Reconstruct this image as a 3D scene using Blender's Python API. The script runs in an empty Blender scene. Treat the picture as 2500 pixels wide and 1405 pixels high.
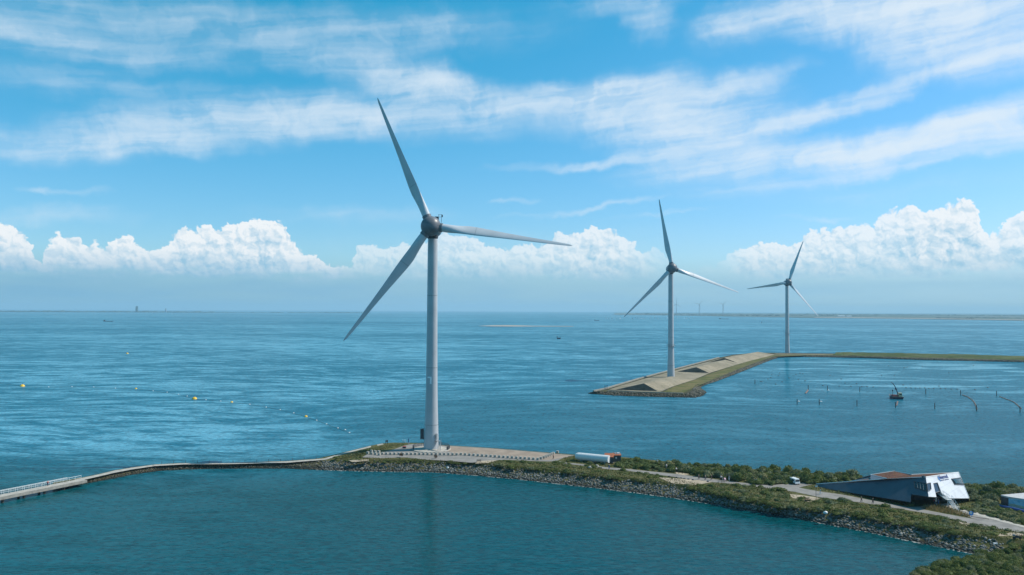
import bpy, bmesh, math, random
import numpy as np
from mathutils import Vector, Matrix, Euler
R = math.radians
random.seed(7); rng = np.random.default_rng(11)
S = bpy.context.scene
COL = S.collection

# ------------------------------------------------------------------ camera, world, sun, exposure
CAM_H = 55.0
FPX = 1944.0                       # focal length in pixels of the 2500 px wide photograph (28 mm on 36 mm)
PITCH, ROLL = 1.60, 0.229
cam_d = bpy.data.cameras.new('camera'); cam = bpy.data.objects.new('camera', cam_d); COL.objects.link(cam)
cam_d.sensor_width = 36.0; cam_d.lens = 28.0; cam_d.clip_start = 0.5; cam_d.clip_end = 120000
CAM_M = Matrix.Rotation(R(90 + PITCH), 3, 'X') @ Matrix.Rotation(R(ROLL), 3, 'Z')
cam.matrix_world = Matrix.Translation((0, 0, CAM_H)) @ CAM_M.to_4x4()
S.camera = cam

SUN_EL, SUN_AZ = 47.0, 79.0       # azimuth clockwise from +Y (view direction) towards +X
sd = bpy.data.lights.new('sun', 'SUN'); sd.energy = 5.0; sd.angle = R(0.53); sd.color = (1.0, 0.93, 0.83)
sun = bpy.data.objects.new('sun', sd); COL.objects.link(sun)
sv = Vector((math.sin(R(SUN_AZ))*math.cos(R(SUN_EL)), math.cos(R(SUN_AZ))*math.cos(R(SUN_EL)), math.sin(R(SUN_EL))))
sun.rotation_euler = sv.to_track_quat('Z', 'Y').to_euler(); sun.location = (200, 0, 300)
S.view_settings.view_transform = 'Standard'; S.view_settings.look = 'None'
S.view_settings.exposure = 0.0; S.view_settings.gamma = 1.0; S.view_settings.use_curve_mapping = False

def ray(px, py):
    d = CAM_M @ Vector((px - 1250, -(py - 702.5), -FPX)); return d.normalized()
def G(px, py, z=0.0):             # point on the level z seen at that place
    d = ray(px, py); t = (z - CAM_H) / d.z
    return Vector((d.x*t, d.y*t, z))
def P(px, py, Y):                 # point at depth Y
    d = ray(px, py); t = Y / d.y
    return Vector((d.x*t, Y, CAM_H + d.z*t))
def PS(px, py, Y): return P(px, py, Y*1.036)
def azel(px, py):
    d = ray(px, py); return math.degrees(math.atan2(d.x, d.y)), math.degrees(math.asin(d.z))

# ------------------------------------------------------------------ node helper
class NT:
    dim = '3D'
    def __init__(s, nt): s.nt = nt; s.N = nt.nodes; s.L = nt.links
    def n(s, t, **kw):
        o = s.N.new(t)
        for k, v in kw.items():
            if k.startswith('i_'): o.inputs[k[2:]].default_value = v
            else: setattr(o, k, v)
        return o
    def l(s, a, b): s.L.new(a, b); return b
    def _in(s, node, idx, v):
        if v is None: return
        if hasattr(v, 'is_linked') or hasattr(v, 'links'): s.L.new(v, node.inputs[idx])
        else: node.inputs[idx].default_value = v
    def m(s, op, a, b=None, c=None, clamp=False):
        o = s.N.new('ShaderNodeMath'); o.operation = op; o.use_clamp = clamp
        s._in(o, 0, a); s._in(o, 1, b); s._in(o, 2, c); return o.outputs[0]
    def vm(s, op, a, b=None, out=0):
        o = s.N.new('ShaderNodeVectorMath'); o.operation = op
        s._in(o, 0, a); s._in(o, 1, b); return o.outputs[out]
    def comb(s, x, y, z=0.0):
        o = s.N.new('ShaderNodeCombineXYZ'); s._in(o, 0, x); s._in(o, 1, y); s._in(o, 2, z); return o.outputs[0]
    def mr(s, v, a, b, c=0.0, d=1.0, interp='SMOOTHSTEP'):
        o = s.N.new('ShaderNodeMapRange'); o.interpolation_type = interp
        s._in(o, 0, v); s._in(o, 1, a); s._in(o, 2, b); s._in(o, 3, c); s._in(o, 4, d); return o.outputs[0]
    def mix(s, f, a, b, bt='MIX'):
        o = s.N.new('ShaderNodeMix'); o.data_type = 'RGBA'; o.blend_type = bt
        s._in(o, 0, f); s._in(o, 6, a); s._in(o, 7, b); return o.outputs[2]
    def noise(s, v, scale, det=4, rough=0.5, dist=0.0, col=False):
        o = s.N.new('ShaderNodeTexNoise'); o.noise_dimensions = s.dim; s._in(o, 'Vector', v)
        o.inputs['Scale'].default_value = scale; o.inputs['Detail'].default_value = det
        o.inputs['Roughness'].default_value = rough; o.inputs['Distortion'].default_value = dist
        return o.outputs['Color' if col else 'Fac']
    def voro(s, v, scale, det=0.0, rough=0.5, smooth=0.6, feat='SMOOTH_F1'):
        o = s.N.new('ShaderNodeTexVoronoi'); o.voronoi_dimensions = s.dim; o.feature = feat; s._in(o, 'Vector', v)
        o.inputs['Scale'].default_value = scale; o.inputs['Detail'].default_value = det
        o.inputs['Roughness'].default_value = rough
        if feat == 'SMOOTH_F1': o.inputs['Smoothness'].default_value = smooth
        o.normalize = True
        return o.outputs['Distance']
    def ramp(s, f, stops):
        o = s.N.new('ShaderNodeValToRGB'); s._in(o, 0, f); e = o.color_ramp.elements
        e[0].position, e[0].color = stops[0][0], (*stops[0][1], 1)
        e[1].position, e[1].color = stops[-1][0], (*stops[-1][1], 1)
        for p, c in stops[1:-1]:
            q = e.new(p); q.color = (*c, 1)
        return o.outputs[0]

# ------------------------------------------------------------------ sky: physical sky with cirrus and cumulus in it
W = bpy.data.worlds.new('World'); S.world = W; W.use_nodes = True
t = NT(W.node_tree); t.N.clear(); t.dim = '2D'
sky = t.n('ShaderNodeTexSky'); sky.sky_type = 'NISHITA'; sky.sun_disc = False
sky.sun_elevation = R(SUN_EL); sky.sun_rotation = R(SUN_AZ)
sky.altitude = 50; sky.air_density = 1.0; sky.dust_density = 0.6; sky.ozone_density = 3.0
tc = t.n('ShaderNodeTexCoord')
sep = t.n('ShaderNodeSeparateXYZ'); t.l(tc.outputs['Generated'], sep.inputs[0])
X, Y, Z = sep.outputs
RAD = 57.29578
AZ = t.m('MULTIPLY', t.m('ARCTAN2', X, Y), RAD)
EL = t.m('MULTIPLY', t.m('ARCSINE', Z), RAD)
Q = t.comb(AZ, EL, 0.0)

sgrade = t.vm('ADD', t.vm('MULTIPLY', sky.outputs[0], (1.25, 1.15, 1.55)), (-1.55, 0.75, 0.0))
SKYCOL = t.vm('MAXIMUM', sgrade, (0.15, 0.5, 0.5))

# --- cirrus
w1 = t.vm('SUBTRACT', t.noise(Q, 0.16, 4, 0.55, col=True), (0.5, 0.5, 0.5))
w2 = t.vm('SUBTRACT', t.noise(Q, 0.9, 5, 0.6, col=True), (0.5, 0.5, 0.5))
Qw = t.vm('ADD', t.vm('ADD', Q, t.vm('MULTIPLY', w1, (6.0, 2.2, 0))), t.vm('MULTIPLY', w2, (1.2, 0.45, 0)))
blobs = [ # px, py, rx, ry, rotation, weight
 (250,45,1000,95,2,.50),(150,112,480,40,1,.55),(200,200,520,48,0,.36),(950,80,560,75,4,.32),
 (520,310,620,66,8,1.1),(120,362,300,42,5,.55),(380,360,260,30,4,.5),(1040,205,360,58,-6,1.25),(1030,282,600,70,0,.65),
 (1420,238,230,50,6,1.3),(1640,275,330,110,-4,1.35),(1790,200,170,34,10,.55),(2010,268,300,38,13,1.1),
 (2160,364,560,58,3,1.75),(2400,292,300,42,11,1.3),(1700,355,200,80,0,.65),(1460,398,300,18,3,.75),(1690,440,260,44,0,.4),
 (2120,425,420,16,6,.4),(2130,20,420,75,0,1.5),(2380,60,320,120,-12,1.45),(1590,52,85,62,0,.62),
 (1500,8,220,36,0,.5),(1810,62,160,58,16,.55),(2440,132,220,28,8,.6),(2230,128,120,75,0,.55),(1100,70,80,50,10,.25),
 (145,466,90,11,1,.6),(90,530,260,30,6,.36),(850,530,330,28,0,.3),(1430,512,260,11,6,.45),(1240,492,56,9,0,.4),
 (1640,531,200,9,3,.35),(1980,537,95,9,4,.45),(2000,470,500,40,0,.22),(1200,600,900,60,0,.14)]
acc = None
PXD = 33.9
for (bx, by, rx, ry, rot, w) in blobs:
    a, e = azel(bx, by)
    mp = t.n('ShaderNodeMapping', vector_type='TEXTURE'); t.l(Qw, mp.inputs[0])
    mp.inputs['Location'].default_value = (a, e, 0); mp.inputs['Rotation'].default_value = (0, 0, R(rot))
    mp.inputs['Scale'].default_value = (rx/PXD, ry/PXD, 1)
    ln = t.vm('LENGTH', mp.outputs[0], out=1)
    v = t.mr(ln, 1.12, 0.0, 0.0, w)
    acc = v if acc is None else t.m('ADD', acc, v)
# veil of cirrus in the rest of the sky, beyond what the photograph shows
rest = t.m('MULTIPLY', t.mr(t.m('ABSOLUTE', AZ), 36, 60), t.mr(t.noise(Q, 0.05, 5, 0.6), 0.45, 0.7, 0.0, 0.25))
acc = t.m('ADD', acc, rest)
def fib(angle, sx, sy, det, rough, dist):
    mp = t.n('ShaderNodeMapping', vector_type='TEXTURE'); t.l(t.vm('ADD', Q, t.vm('ADD', t.vm('MULTIPLY', w1, (4.0, 0.9, 0)), t.vm('MULTIPLY', w2, (0.8, 0.10, 0)))), mp.inputs[0])
    mp.inputs['Rotation'].default_value = (0, 0, R(angle)); mp.inputs['Scale'].default_value = (sx, sy, 1)
    return t.noise(mp.outputs[0], 1.0, det, rough, dist)
f1 = fib(6, 12.0, 0.85, 6, 0.52, 0.0)
f2 = fib(10, 4.6, 0.26, 5, 0.6, 0.0)
fl = t.noise(Qw, 0.42, 7, 0.60, 0.0)
fibre = t.m('ADD', t.m('ADD', t.m('MULTIPLY', f1, 0.50), t.m('MULTIPLY', f2, 0.10)), t.m('MULTIPLY', fl, 0.48))
fibre = t.mr(fibre, 0.43, 0.72, 0.04, 1.35, 'LINEAR')
ci = t.m('MULTIPLY', acc, t.m('ADD', 0.42, t.m('MULTIPLY', fibre, 0.74)))
ci = t.m('MULTIPLY', t.m('SUBTRACT', 1.0, t.m('EXPONENT', t.m('MULTIPLY', t.m('POWER', t.m('MAXIMUM', ci, 0.0), 1.25), -0.95))), 0.93)
CL = 0.98 / 0.1
SK1 = t.mix(ci, SKYCOL, (0.80*CL, 0.90*CL, 0.985*CL, 1))

# --- cumulus
tops = [(-400,640),(-200,600),(-80,560),(0,545),(30,552),(60,566),(84,600),(96,650),(104,655),(112,610),(128,585),(160,572),(190,585),(210,604),(240,600),(262,606),
 (275,590),(300,583),(335,600),(370,606),(400,600),(420,576),(446,560),(470,568),(490,556),(515,550),(540,560),(556,546),(600,545),(640,532),(668,536),(700,555),
 (715,585),(740,610),(760,625),(790,640),(820,652),(850,655),(868,612),(900,606),(960,600),(1000,598),(1040,590),(1080,570),(1120,572),(1150,588),(1200,596),
 (1240,604),(1270,598),(1320,602),(1350,590),(1370,570),(1400,575),(1430,566),(1452,545),(1470,552),(1486,560),(1510,578),(1540,586),(1556,606),(1572,622),(1600,608),(1622,624),(1640,650),
 (1700,660),(1770,640),(1790,612),(1830,602),(1860,600),(1890,596),(1920,608),(1950,600),(1970,576),(2000,566),(2050,558),(2090,550),(2130,545),(2150,530),(2200,512),
 (2236,505),(2252,522),(2262,516),(2300,506),(2330,496),(2355,493),(2380,505),(2386,535),(2400,560),(2430,572),(2452,548),(2470,530),(2500,520),(2560,530),(2700,600),(2900,640)]
A0, A1 = azel(-400, 600)[0], azel(2900, 600)[0]
def fcurve(pts, x, ymax):
    o = t.n('ShaderNodeFloatCurve'); c = o.mapping.curves[0]
    vals = [((azel(p, q)[0]-A0)/(A1-A0), (azel(p, q)[1] if ymax else q)) for p, q in pts]
    vals = [(min(max(a, 0), 1), (b/ymax if ymax else b)) for a, b in vals]
    while len(c.points) < len(vals): c.points.new(0.5, 0.5)
    for i, (a, b) in enumerate(vals):
        c.points[i].location = (a, b); c.points[i].handle_type = 'AUTO_CLAMPED'
    o.mapping.update(); t.l(x, o.inputs['Value']); 
    return t.m('MULTIPLY', o.outputs[0], float(ymax or 1))
c1 = t.vm('SUBTRACT', t.noise(Q, 0.75, 3, 0.5, col=True), (0.5, 0.5, 0.5))
c2 = t.vm('SUBTRACT', t.noise(Q, 2.6, 5, 0.55, col=True), (0.5, 0.5, 0.5))
Qc = t.vm('ADD', t.vm('ADD', Q, t.vm('MULTIPLY', c1, (1.0, 0.5, 0))), t.vm('MULTIPLY', c2, (0.42, 0.36, 0)))
def billow(q, det=4.0):
    v1 = t.voro(q, 0.95, 0, 0.5, 0.35); v2 = t.voro(q, 2.2, 1.3, 0.5, 0.35)
    return t.m('SUBTRACT', 1.0, t.m('ADD', t.m('MULTIPLY', v1, 0.95), t.m('MULTIPLY', v2, 0.85)))
B0 = billow(Qc)
B1 = billow(t.vm('ADD', Qc, (0.20, 0.24, 0)))
B2 = billow(t.vm('ADD', Qc, (0.07, 0.09, 0)))
sc = t.n('ShaderNodeSeparateXYZ'); t.l(Qc, sc.inputs[0])
azn = t.m('DIVIDE', t.m('SUBTRACT', sc.outputs[0], A0), A1 - A0)
topc = fcurve(tops, azn, 12.0)
edge = t.m('SUBTRACT', t.m('ADD', topc, t.m('MULTIPLY', t.m('SUBTRACT', B0, 0.35), 0.85)), sc.outputs[1])
mask = t.mr(edge, 0.0, 0.17)
opac = [(-400,.8),(0,.97),(820,.97),(860,.60),(1340,.72),(1460,.82),(1560,.62),(1700,.15),(1780,.35),(1850,.78),(2150,.82),(2300,.93),(2500,.82),(2900,.7)]
op = fcurve(opac, azn, None)
basev = t.m('ADD', EL, t.m('MULTIPLY', t.m('SUBTRACT', t.noise(t.vm('MULTIPLY', Q, (0.35, 1.4, 0)), 1.0, 5, 0.6), 0.5), 1.8))
bfade = t.mr(basev, 1.7, 2.8)
relh = t.mr(edge, 0.0, 2.6)                      # 0 at the rim, 1 deep inside
emb = t.m('ADD', t.m('MULTIPLY', t.m('SUBTRACT', B0, B1), 0.95), t.m('MULTIPLY', t.m('SUBTRACT', B0, B2), 0.9))
big = t.mr(t.noise(t.vm('MULTIPLY', Q, (0.8, 1.3, 0)), 0.55, 5, 0.6), 0.35, 0.7)
lit = t.m('ADD', t.m('SUBTRACT', t.m('SUBTRACT', 0.97, t.m('MULTIPLY', relh, 0.34)), t.m('MULTIPLY', t.m('MULTIPLY', big, relh), 0.25)), emb)
lit = t.m('MULTIPLY', t.m('MINIMUM', t.m('MAXIMUM', lit, 0.0), 1.0), t.mr(basev, 2.2, 4.6, 0.74, 1.0))
ccol = t.mix(lit, (0.37*CL, 0.62*CL, 0.80*CL, 1), (0.95*CL, 0.98*CL, 1.0*CL, 1))
ca = t.m('MULTIPLY', t.m('MULTIPLY', mask, bfade), op)
SK2 = t.mix(ca, SK1, ccol)
# low flat haze clouds under the cumulus
lowm = t.m('MULTIPLY', t.mr(EL, 4.0, 1.3), t.mr(t.noise(t.vm('MULTIPLY', Q, (0.12, 0.9, 0)), 1.0, 5, 0.55), 0.25, 0.8, 0.75, 0.98))
SK3 = t.mix(lowm, SK2, t.mix(t.mr(AZ, -30, 25, 0, 1, 'LINEAR'), (0.21*CL, 0.46*CL, 0.665*CL, 1), (0.35*CL, 0.60*CL, 0.765*CL, 1)))
bg = t.n('ShaderNodeBackground'); t.l(SK3, bg.inputs[0]); bg.inputs[1].default_value = 0.1
wo = t.n('ShaderNodeOutputWorld'); t.l(bg.outputs[0], wo.inputs[0])

W.cycles.sampling_method = 'MANUAL'; W.cycles.sample_map_resolution = 256

# ------------------------------------------------------------------ object helpers
def tag(o, label=None, cat=None, group=None, kind=None):
    if label: o['label'] = label
    if cat: o['category'] = cat
    if group: o['group'] = group
    if kind: o['kind'] = kind
    return o
def empty(name, loc, label, cat, group=None, rz=0.0, scale=1.0):
    o = bpy.data.objects.new(name, None); COL.objects.link(o); o.location = loc
    o.rotation_euler = (0, 0, rz); o.scale = (scale,)*3; o.empty_display_size = 0.5
    return tag(o, label, cat, group)
def link_mesh(name, me, mat, parent=None, smooth=False):
    if mat and not me.materials: me.materials.append(mat)
    o = bpy.data.objects.new(name, me); COL.objects.link(o)
    if parent: o.parent = parent
    if smooth and len(me.polygons): me.polygons.foreach_set('use_smooth', [True]*len(me.polygons))
    return o
def raw(name, V, F, mat, parent=None, smooth=False):
    me = bpy.data.meshes.new(name); me.from_pydata([tuple(v) for v in V], [], [tuple(f) for f in F]); me.update()
    return link_mesh(name, me, mat, parent, smooth)
def npmesh(name, V, F):           # V (n,3), F (m,k) numpy
    me = bpy.data.meshes.new(name); k = F.shape[1]
    me.vertices.add(len(V)); me.vertices.foreach_set('co', V.astype(np.float32).ravel())
    me.loops.add(F.size); me.loops.foreach_set('vertex_index', F.astype(np.int32).ravel())
    me.polygons.add(len(F)); me.polygons.foreach_set('loop_start', np.arange(0, F.size, k, dtype=np.int32))
    me.polygons.foreach_set('loop_total', np.full(len(F), k, dtype=np.int32))
    me.update(calc_edges=True); me.validate(); return me
class MB:
    def __init__(s): s.V = []; s.F = []
    def add(s, V, F):
        b = len(s.V); s.V += [Vector(v) for v in V]; s.F += [tuple(b+i for i in f) for f in F]; return s
    def box(s, c, d, rz=0.0, M=None, bev=0.0):
        x, y, z = d[0]/2, d[1]/2, d[2]/2
        vs = [Vector((a*x, b*y, e*z)) for a in (-1, 1) for b in (-1, 1) for e in (-1, 1)]
        fs = [(0,1,3,2),(4,6,7,5),(0,4,5,1),(2,3,7,6),(0,2,6,4),(1,5,7,3)]
        Rz = Matrix.Rotation(rz, 3, 'Z')
        vs = [(M @ v if M else Rz @ v) + Vector(c) for v in vs]
        return s.add(vs, fs)
    def hexa(s, p):               # 8 corners: bottom 4 (ccw), top 4
        return s.add(p, [(3,2,1,0),(4,5,6,7),(0,1,5,4),(1,2,6,5),(2,3,7,6),(3,0,4,7)])
    def tube(s, pts, rad, n=8, cap=True):
        pts = [Vector(p) for p in pts]; rs = rad if hasattr(rad, '__len__') else [rad]*len(pts)
        V = []; F = []
        for i, p in enumerate(pts):
            d = (pts[min(i+1, len(pts)-1)] - pts[max(i-1, 0)]).normalized()
            u = d.cross(Vector((0, 0, 1)) if abs(d.z) < 0.9 else Vector((0, 1, 0))).normalized(); v = d.cross(u)
            for k in range(n):
                a = 2*math.pi*k/n; V.append(p + (u*math.cos(a) + v*math.sin(a))*rs[i])
        for i in range(len(pts)-1):
            for k in range(n):
                F.append((i*n+k, i*n+(k+1) % n, (i+1)*n+(k+1) % n, (i+1)*n+k))
        if cap: F.append(tuple(range(n-1, -1, -1))); F.append(tuple((len(pts)-1)*n+k for k in range(n)))
        return s.add(V, F)
    def lathe(s, prof, n=32, c=(0, 0, 0), axis=None, cap=True):   # prof: (r, h) along axis (z by default)
        V = []; F = []; c = Vector(c)
        ax = Vector(axis).normalized() if axis else Vector((0, 0, 1))
        u = ax.cross(Vector((0, 1, 0)) if abs(ax.y) < 0.9 else Vector((1, 0, 0))).normalized(); v = ax.cross(u)
        for r, h in prof:
            for k in range(n):
                a = 2*math.pi*k/n; V.append(c + ax*h + (u*math.cos(a) + v*math.sin(a))*r)
        for i in range(len(prof)-1):
            for k in range(n):
                F.append((i*n+k, i*n+(k+1) % n, (i+1)*n+(k+1) % n, (i+1)*n+k))
        if cap: F.append(tuple(range(n-1, -1, -1))); F.append(tuple((len(prof)-1)*n+k for k in range(n)))
        return s.add(V, F)
    def build(s, name, mat, parent=None, smooth=False, bevel=0.0):
        me = bpy.data.meshes.new(name); me.from_pydata([tuple(v) for v in s.V], [], s.F); me.update()
        bm = bmesh.new(); bm.from_mesh(me)
        bmesh.ops.recalc_face_normals(bm, faces=bm.faces)
        if bevel: bmesh.ops.bevel(bm, geom=bm.edges[:], offset=bevel, segments=2, affect='EDGES', profile=0.6)
        bm.to_mesh(me); bm.free()
        o = link_mesh(name, me, mat, parent, smooth)
        if smooth: me.set_sharp_from_angle(angle=R(38))
        return o
def copy_tree(o, parent=None):
    c = o.copy(); COL.objects.link(c)
    if parent: c.parent = parent
    for ch in list(o.children): copy_tree(ch, c)
    return c
def lerp_pts(pts, x):
    if x <= pts[0][0]:
        a, b = pts[0], pts[1]
    elif x >= pts[-1][0]: a, b = pts[-2], pts[-1]
    else:
        for a, b in zip(pts, pts[1:]):
            if a[0] <= x <= b[0]: break
    return a[1] + (b[1]-a[1])*(x-a[0])/(b[0]-a[0])

# ------------------------------------------------------------------ materials
MATS = {}
def mat(name, col, rough=0.6, metal=0.0, var=0.12, scale=2.0, spec=0.4, bump=0.0, tint=None, wear=0.0):
    if name in MATS: return MATS[name]
    m = bpy.data.materials.new(name); m.use_nodes = True; q = NT(m.node_tree)
    b = q.N['Principled BSDF']; g = q.n('ShaderNodeNewGeometry')
    tx = q.n('ShaderNodeTexCoord')
    n1 = q.noise(tx.outputs['Object'], scale, 5, 0.6)
    c2 = tint or tuple(min(1, c*(1-var*2.2)) for c in col)
    c = q.mix(q.mr(n1, 0.3, 0.75), (*[min(1, c*(1+var)) for c in col], 1), (*c2, 1))
    if wear:
        st = q.noise(q.vm('MULTIPLY', tx.outputs['Object'], (1.2, 1.2, 0.06)), 1.6, 6, 0.65)
        c = q.mix(q.mr(st, 0.5, 0.75, 0, wear), c, (*[x*0.62 for x in col], 1))
    q.l(c, b.inputs['Base Color']); b.inputs['Roughness'].default_value = rough
    b.inputs['Metallic'].default_value = metal; b.inputs['Specular IOR Level'].default_value = spec
    if bump:
        bp = q.n('ShaderNodeBump', i_Strength=0.6, i_Distance=bump); q.l(q.noise(tx.outputs['Object'], scale*4, 5, 0.6), bp.inputs['Height']); q.l(bp.outputs[0], b.inputs['Normal'])
    MATS[name] = m; return m
M_tower = mat('turbine_paint', (0.42, 0.44, 0.455), 0.33, var=0.04, scale=0.25, wear=0.28)
M_blade = mat('blade_paint', (0.50, 0.53, 0.55), 0.34, var=0.04, scale=0.2, wear=0.12)
M_hub = mat('hub_paint', (0.15, 0.16, 0.175), 0.40, var=0.15, scale=0.5)
M_dark = mat('dark_metal', (0.04, 0.05, 0.06), 0.5)
M_mgrey = mat('mid_grey_metal', (0.22, 0.24, 0.25), 0.5)
M_white = mat('white_paint', (0.66, 0.67, 0.66), 0.45, var=0.04)
M_conc = mat('pale_concrete', (0.40, 0.37, 0.32), 0.85, var=0.12, scale=0.7, bump=0.02)
M_concd = mat('weathered_concrete', (0.27, 0.26, 0.225), 0.9, var=0.15, scale=0.9, bump=0.03)
M_asph = mat('old_asphalt', (0.225, 0.21, 0.19), 0.92, var=0.12, scale=0.35, bump=0.02)
M_sand = mat('brick_paving', (0.29, 0.225, 0.17), 0.92, var=0.12, scale=0.25, bump=0.03)
M_sandp = mat('pale_sand', (0.38, 0.31, 0.22), 0.95, var=0.15, scale=0.5, bump=0.05)
M_yellow = mat('yellow_plastic', (0.75, 0.46, 0.03), 0.45)
M_red = mat('red_paint', (0.42, 0.04, 0.03), 0.5)
M_glass = mat('dark_glass', (0.02, 0.035, 0.045), 0.08, var=0.1, spec=0.8)
M_wood = mat('weathered_wood', (0.16, 0.10, 0.06), 0.8, scale=3)
M_tile = mat('orange_roof_tiles', (0.33, 0.11, 0.05), 0.8, var=0.25, scale=1.5, bump=0.05)
M_blue = mat('deep_blue_paint', (0.02, 0.055, 0.20), 0.5)
M_navy = mat('navy_hull', (0.012, 0.02, 0.05), 0.4)
M_skin = mat('skin', (0.55, 0.33, 0.24), 0.6)
M_hair = mat('hair', (0.05, 0.03, 0.02), 0.7)
M_rubber = mat('rubber', (0.02, 0.02, 0.02), 0.7)
M_pile = mat('wet_timber', (0.035, 0.035, 0.03), 0.6)
M_pink = mat('faded_orange_floats', (0.55, 0.30, 0.22), 0.6)

# water
def make_water():
    m = bpy.data.materials.new('sea_water'); m.use_nodes = True; q = NT(m.node_tree)
    b = q.N['Principled BSDF']; q.dim = '2D'; g = q.n('ShaderNodeNewGeometry'); p = g.outputs['Position']
    dist = q.vm('LENGTH', p, out=1)
    wA = q.vm('SUBTRACT', q.noise(p, 0.004, 4, 0.55, col=True), (0.5, 0.5, 0.5))
    pw = q.vm('ADD', p, q.vm('MULTIPLY', wA, (90, 90, 0)))
    s_mid = q.noise(q.vm('MULTIPLY', pw, (0.0065, 0.016, 0)), 1.0, 6, 0.6, 0.1)
    s_fine = q.noise(q.vm('MULTIPLY', pw, (0.032, 0.105, 0)), 1.0, 7, 0.68, 0.15)
    s_big = q.noise(q.vm('MULTIPLY', pw, (0.0009, 0.0022, 0)), 1.0, 5, 0.6, 0.2)
    # current streaks and slicks
    sl = q.m('ADD', q.m('ADD', q.m('MULTIPLY', s_mid, 0.24), q.m('MULTIPLY', s_fine, 0.52)), q.m('MULTIPLY', s_big, 0.24))
    slick = q.mr(sl, 0.455, 0.60)
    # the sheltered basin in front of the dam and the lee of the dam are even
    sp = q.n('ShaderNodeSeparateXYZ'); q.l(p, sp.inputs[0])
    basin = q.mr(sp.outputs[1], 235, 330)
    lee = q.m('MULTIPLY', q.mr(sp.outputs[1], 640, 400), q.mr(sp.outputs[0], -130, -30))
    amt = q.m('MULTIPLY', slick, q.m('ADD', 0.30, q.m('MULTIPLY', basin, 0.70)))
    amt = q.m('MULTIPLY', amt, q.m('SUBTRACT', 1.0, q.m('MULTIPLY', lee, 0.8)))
    rdg = q.noise(q.vm('MULTIPLY', pw, (0.0042, 0.0125, 0)), 1.0, 5, 0.6, 0.25)
    rl = q.mr(q.m('ABSOLUTE', q.m('SUBTRACT', rdg, 0.5)), 0.0, 0.020, 1.0, 0.0)
    pat = q.mr(q.noise(q.vm('MULTIPLY', p, (0.0016, 0.0035, 0)), 1.0, 4, 0.6), 0.42, 0.60)
    amt = q.m('MINIMUM', q.m('ADD', amt, q.m('MULTIPLY', q.m('MULTIPLY', rl, pat), q.m('MULTIPLY', q.m('MULTIPLY', basin, q.m('SUBTRACT', 1.0, lee)), q.m('ADD', 0.35, q.m('MULTIPLY', s_fine, 0.5))))), 1.25)
    bayA = q.m('MULTIPLY', q.m('MULTIPLY', q.mr(sp.outputs[0], 190, 260), q.mr(sp.outputs[1], 500, 570)), q.mr(sp.outputs[1], 960, 800))
    bs = q.mr(q.noise(q.vm('MULTIPLY', pw, (0.010, 0.030, 0)), 1.0, 5, 0.6, 0.6), 0.50, 0.62)
    amt = q.m('MINIMUM', q.m('ADD', q.m('MULTIPLY', amt, q.m('SUBTRACT', 1.0, q.m('MULTIPLY', bayA, 0.6))), q.m('MULTIPLY', q.m('MULTIPLY', bs, bayA), 0.85)), 1.25)
    # wave relief: ripples, chop
    h1 = q.noise(q.vm('MULTIPLY', p, (0.9, 1.3, 0)), 1.0, 3, 0.6, 0.3)
    h2 = q.noise(q.vm('MULTIPLY', p, (0.22, 0.34, 0)), 1.0, 4, 0.6, 0.4)
    h3 = q.noise(q.vm('MULTIPLY', pw, (0.05, 0.075, 0)), 1.0, 4, 0.6, 0.2)
    hh = q.m('ADD', q.m('ADD', q.m('MULTIPLY', h1, 0.16), q.m('MULTIPLY', h2, 0.50)), q.m('MULTIPLY', h3, 0.8))
    bp = q.n('ShaderNodeBump'); bp.inputs['Distance'].default_value = 1.0
    bay = q.m('MULTIPLY', q.m('MULTIPLY', q.mr(sp.outputs[0], 120, 190), q.mr(sp.outputs[1], 470, 540)), q.mr(sp.outputs[1], 1010, 940))
    calm = q.m('MAXIMUM', q.m('SUBTRACT', 1.0, basin), bay)
    st = q.m('MULTIPLY', q.m('MULTIPLY', q.m('SUBTRACT', 1.0, q.m('MULTIPLY', calm, 0.66)), q.mr(dist, 150, 3000, 0.8, 0.5, 'LINEAR')), q.mr(amt, 0, 1, 1.0, 0.5, 'LINEAR'))
    q.l(st, bp.inputs['Strength']); q.l(hh, bp.inputs['Height'])
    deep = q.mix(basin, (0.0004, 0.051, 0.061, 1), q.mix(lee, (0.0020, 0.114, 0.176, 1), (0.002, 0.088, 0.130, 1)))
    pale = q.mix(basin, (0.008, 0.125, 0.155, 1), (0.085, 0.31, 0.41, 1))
    ripple_tone = q.m('MULTIPLY', q.mr(q.noise(q.vm('MULTIPLY', p, (0.38, 1.0, 0)), 1.0, 6, 0.74, 0.2), 0.34, 0.66, 0.52, 1.48, 'LINEAR'), 1.0)  # light and dark of the small ripples, painted into the water colour
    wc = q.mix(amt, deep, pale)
    wc = q.vm('MULTIPLY', wc, q.comb(ripple_tone, ripple_tone, ripple_tone))
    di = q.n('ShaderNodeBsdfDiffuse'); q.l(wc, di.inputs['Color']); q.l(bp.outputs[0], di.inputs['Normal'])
    gl = q.n('ShaderNodeBsdfGlossy'); q.l(q.mr(calm, 0, 1, 0.22, 0.10, 'LINEAR'), gl.inputs['Roughness']); q.l(bp.outputs[0], gl.inputs['Normal'])
    # mean reflectance of a wavy surface: flatter than a mirror's at grazing angles
    dt = q.vm('DOT_PRODUCT', g.outputs['Incoming'], bp.outputs[0], out=1)
    cap = q.m('ADD', q.mr(amt, 0, 1, 0.20, 0.30, 'LINEAR'), q.mr(basin, 0, 1, -0.075, 0.0, 'LINEAR'))
    c_ = q.m('ADD', q.m('MAXIMUM', dt, 0.0), q.mr(basin, 0, 1, 0.01, 0.055, 'LINEAR'))
    fr = q.m('MINIMUM', q.m('ADD', 0.02, q.m('MULTIPLY', q.m('POWER', q.m('SUBTRACT', 1.0, q.m('MINIMUM', c_, 1.0)), 5.0), 0.98)), cap)
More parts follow.
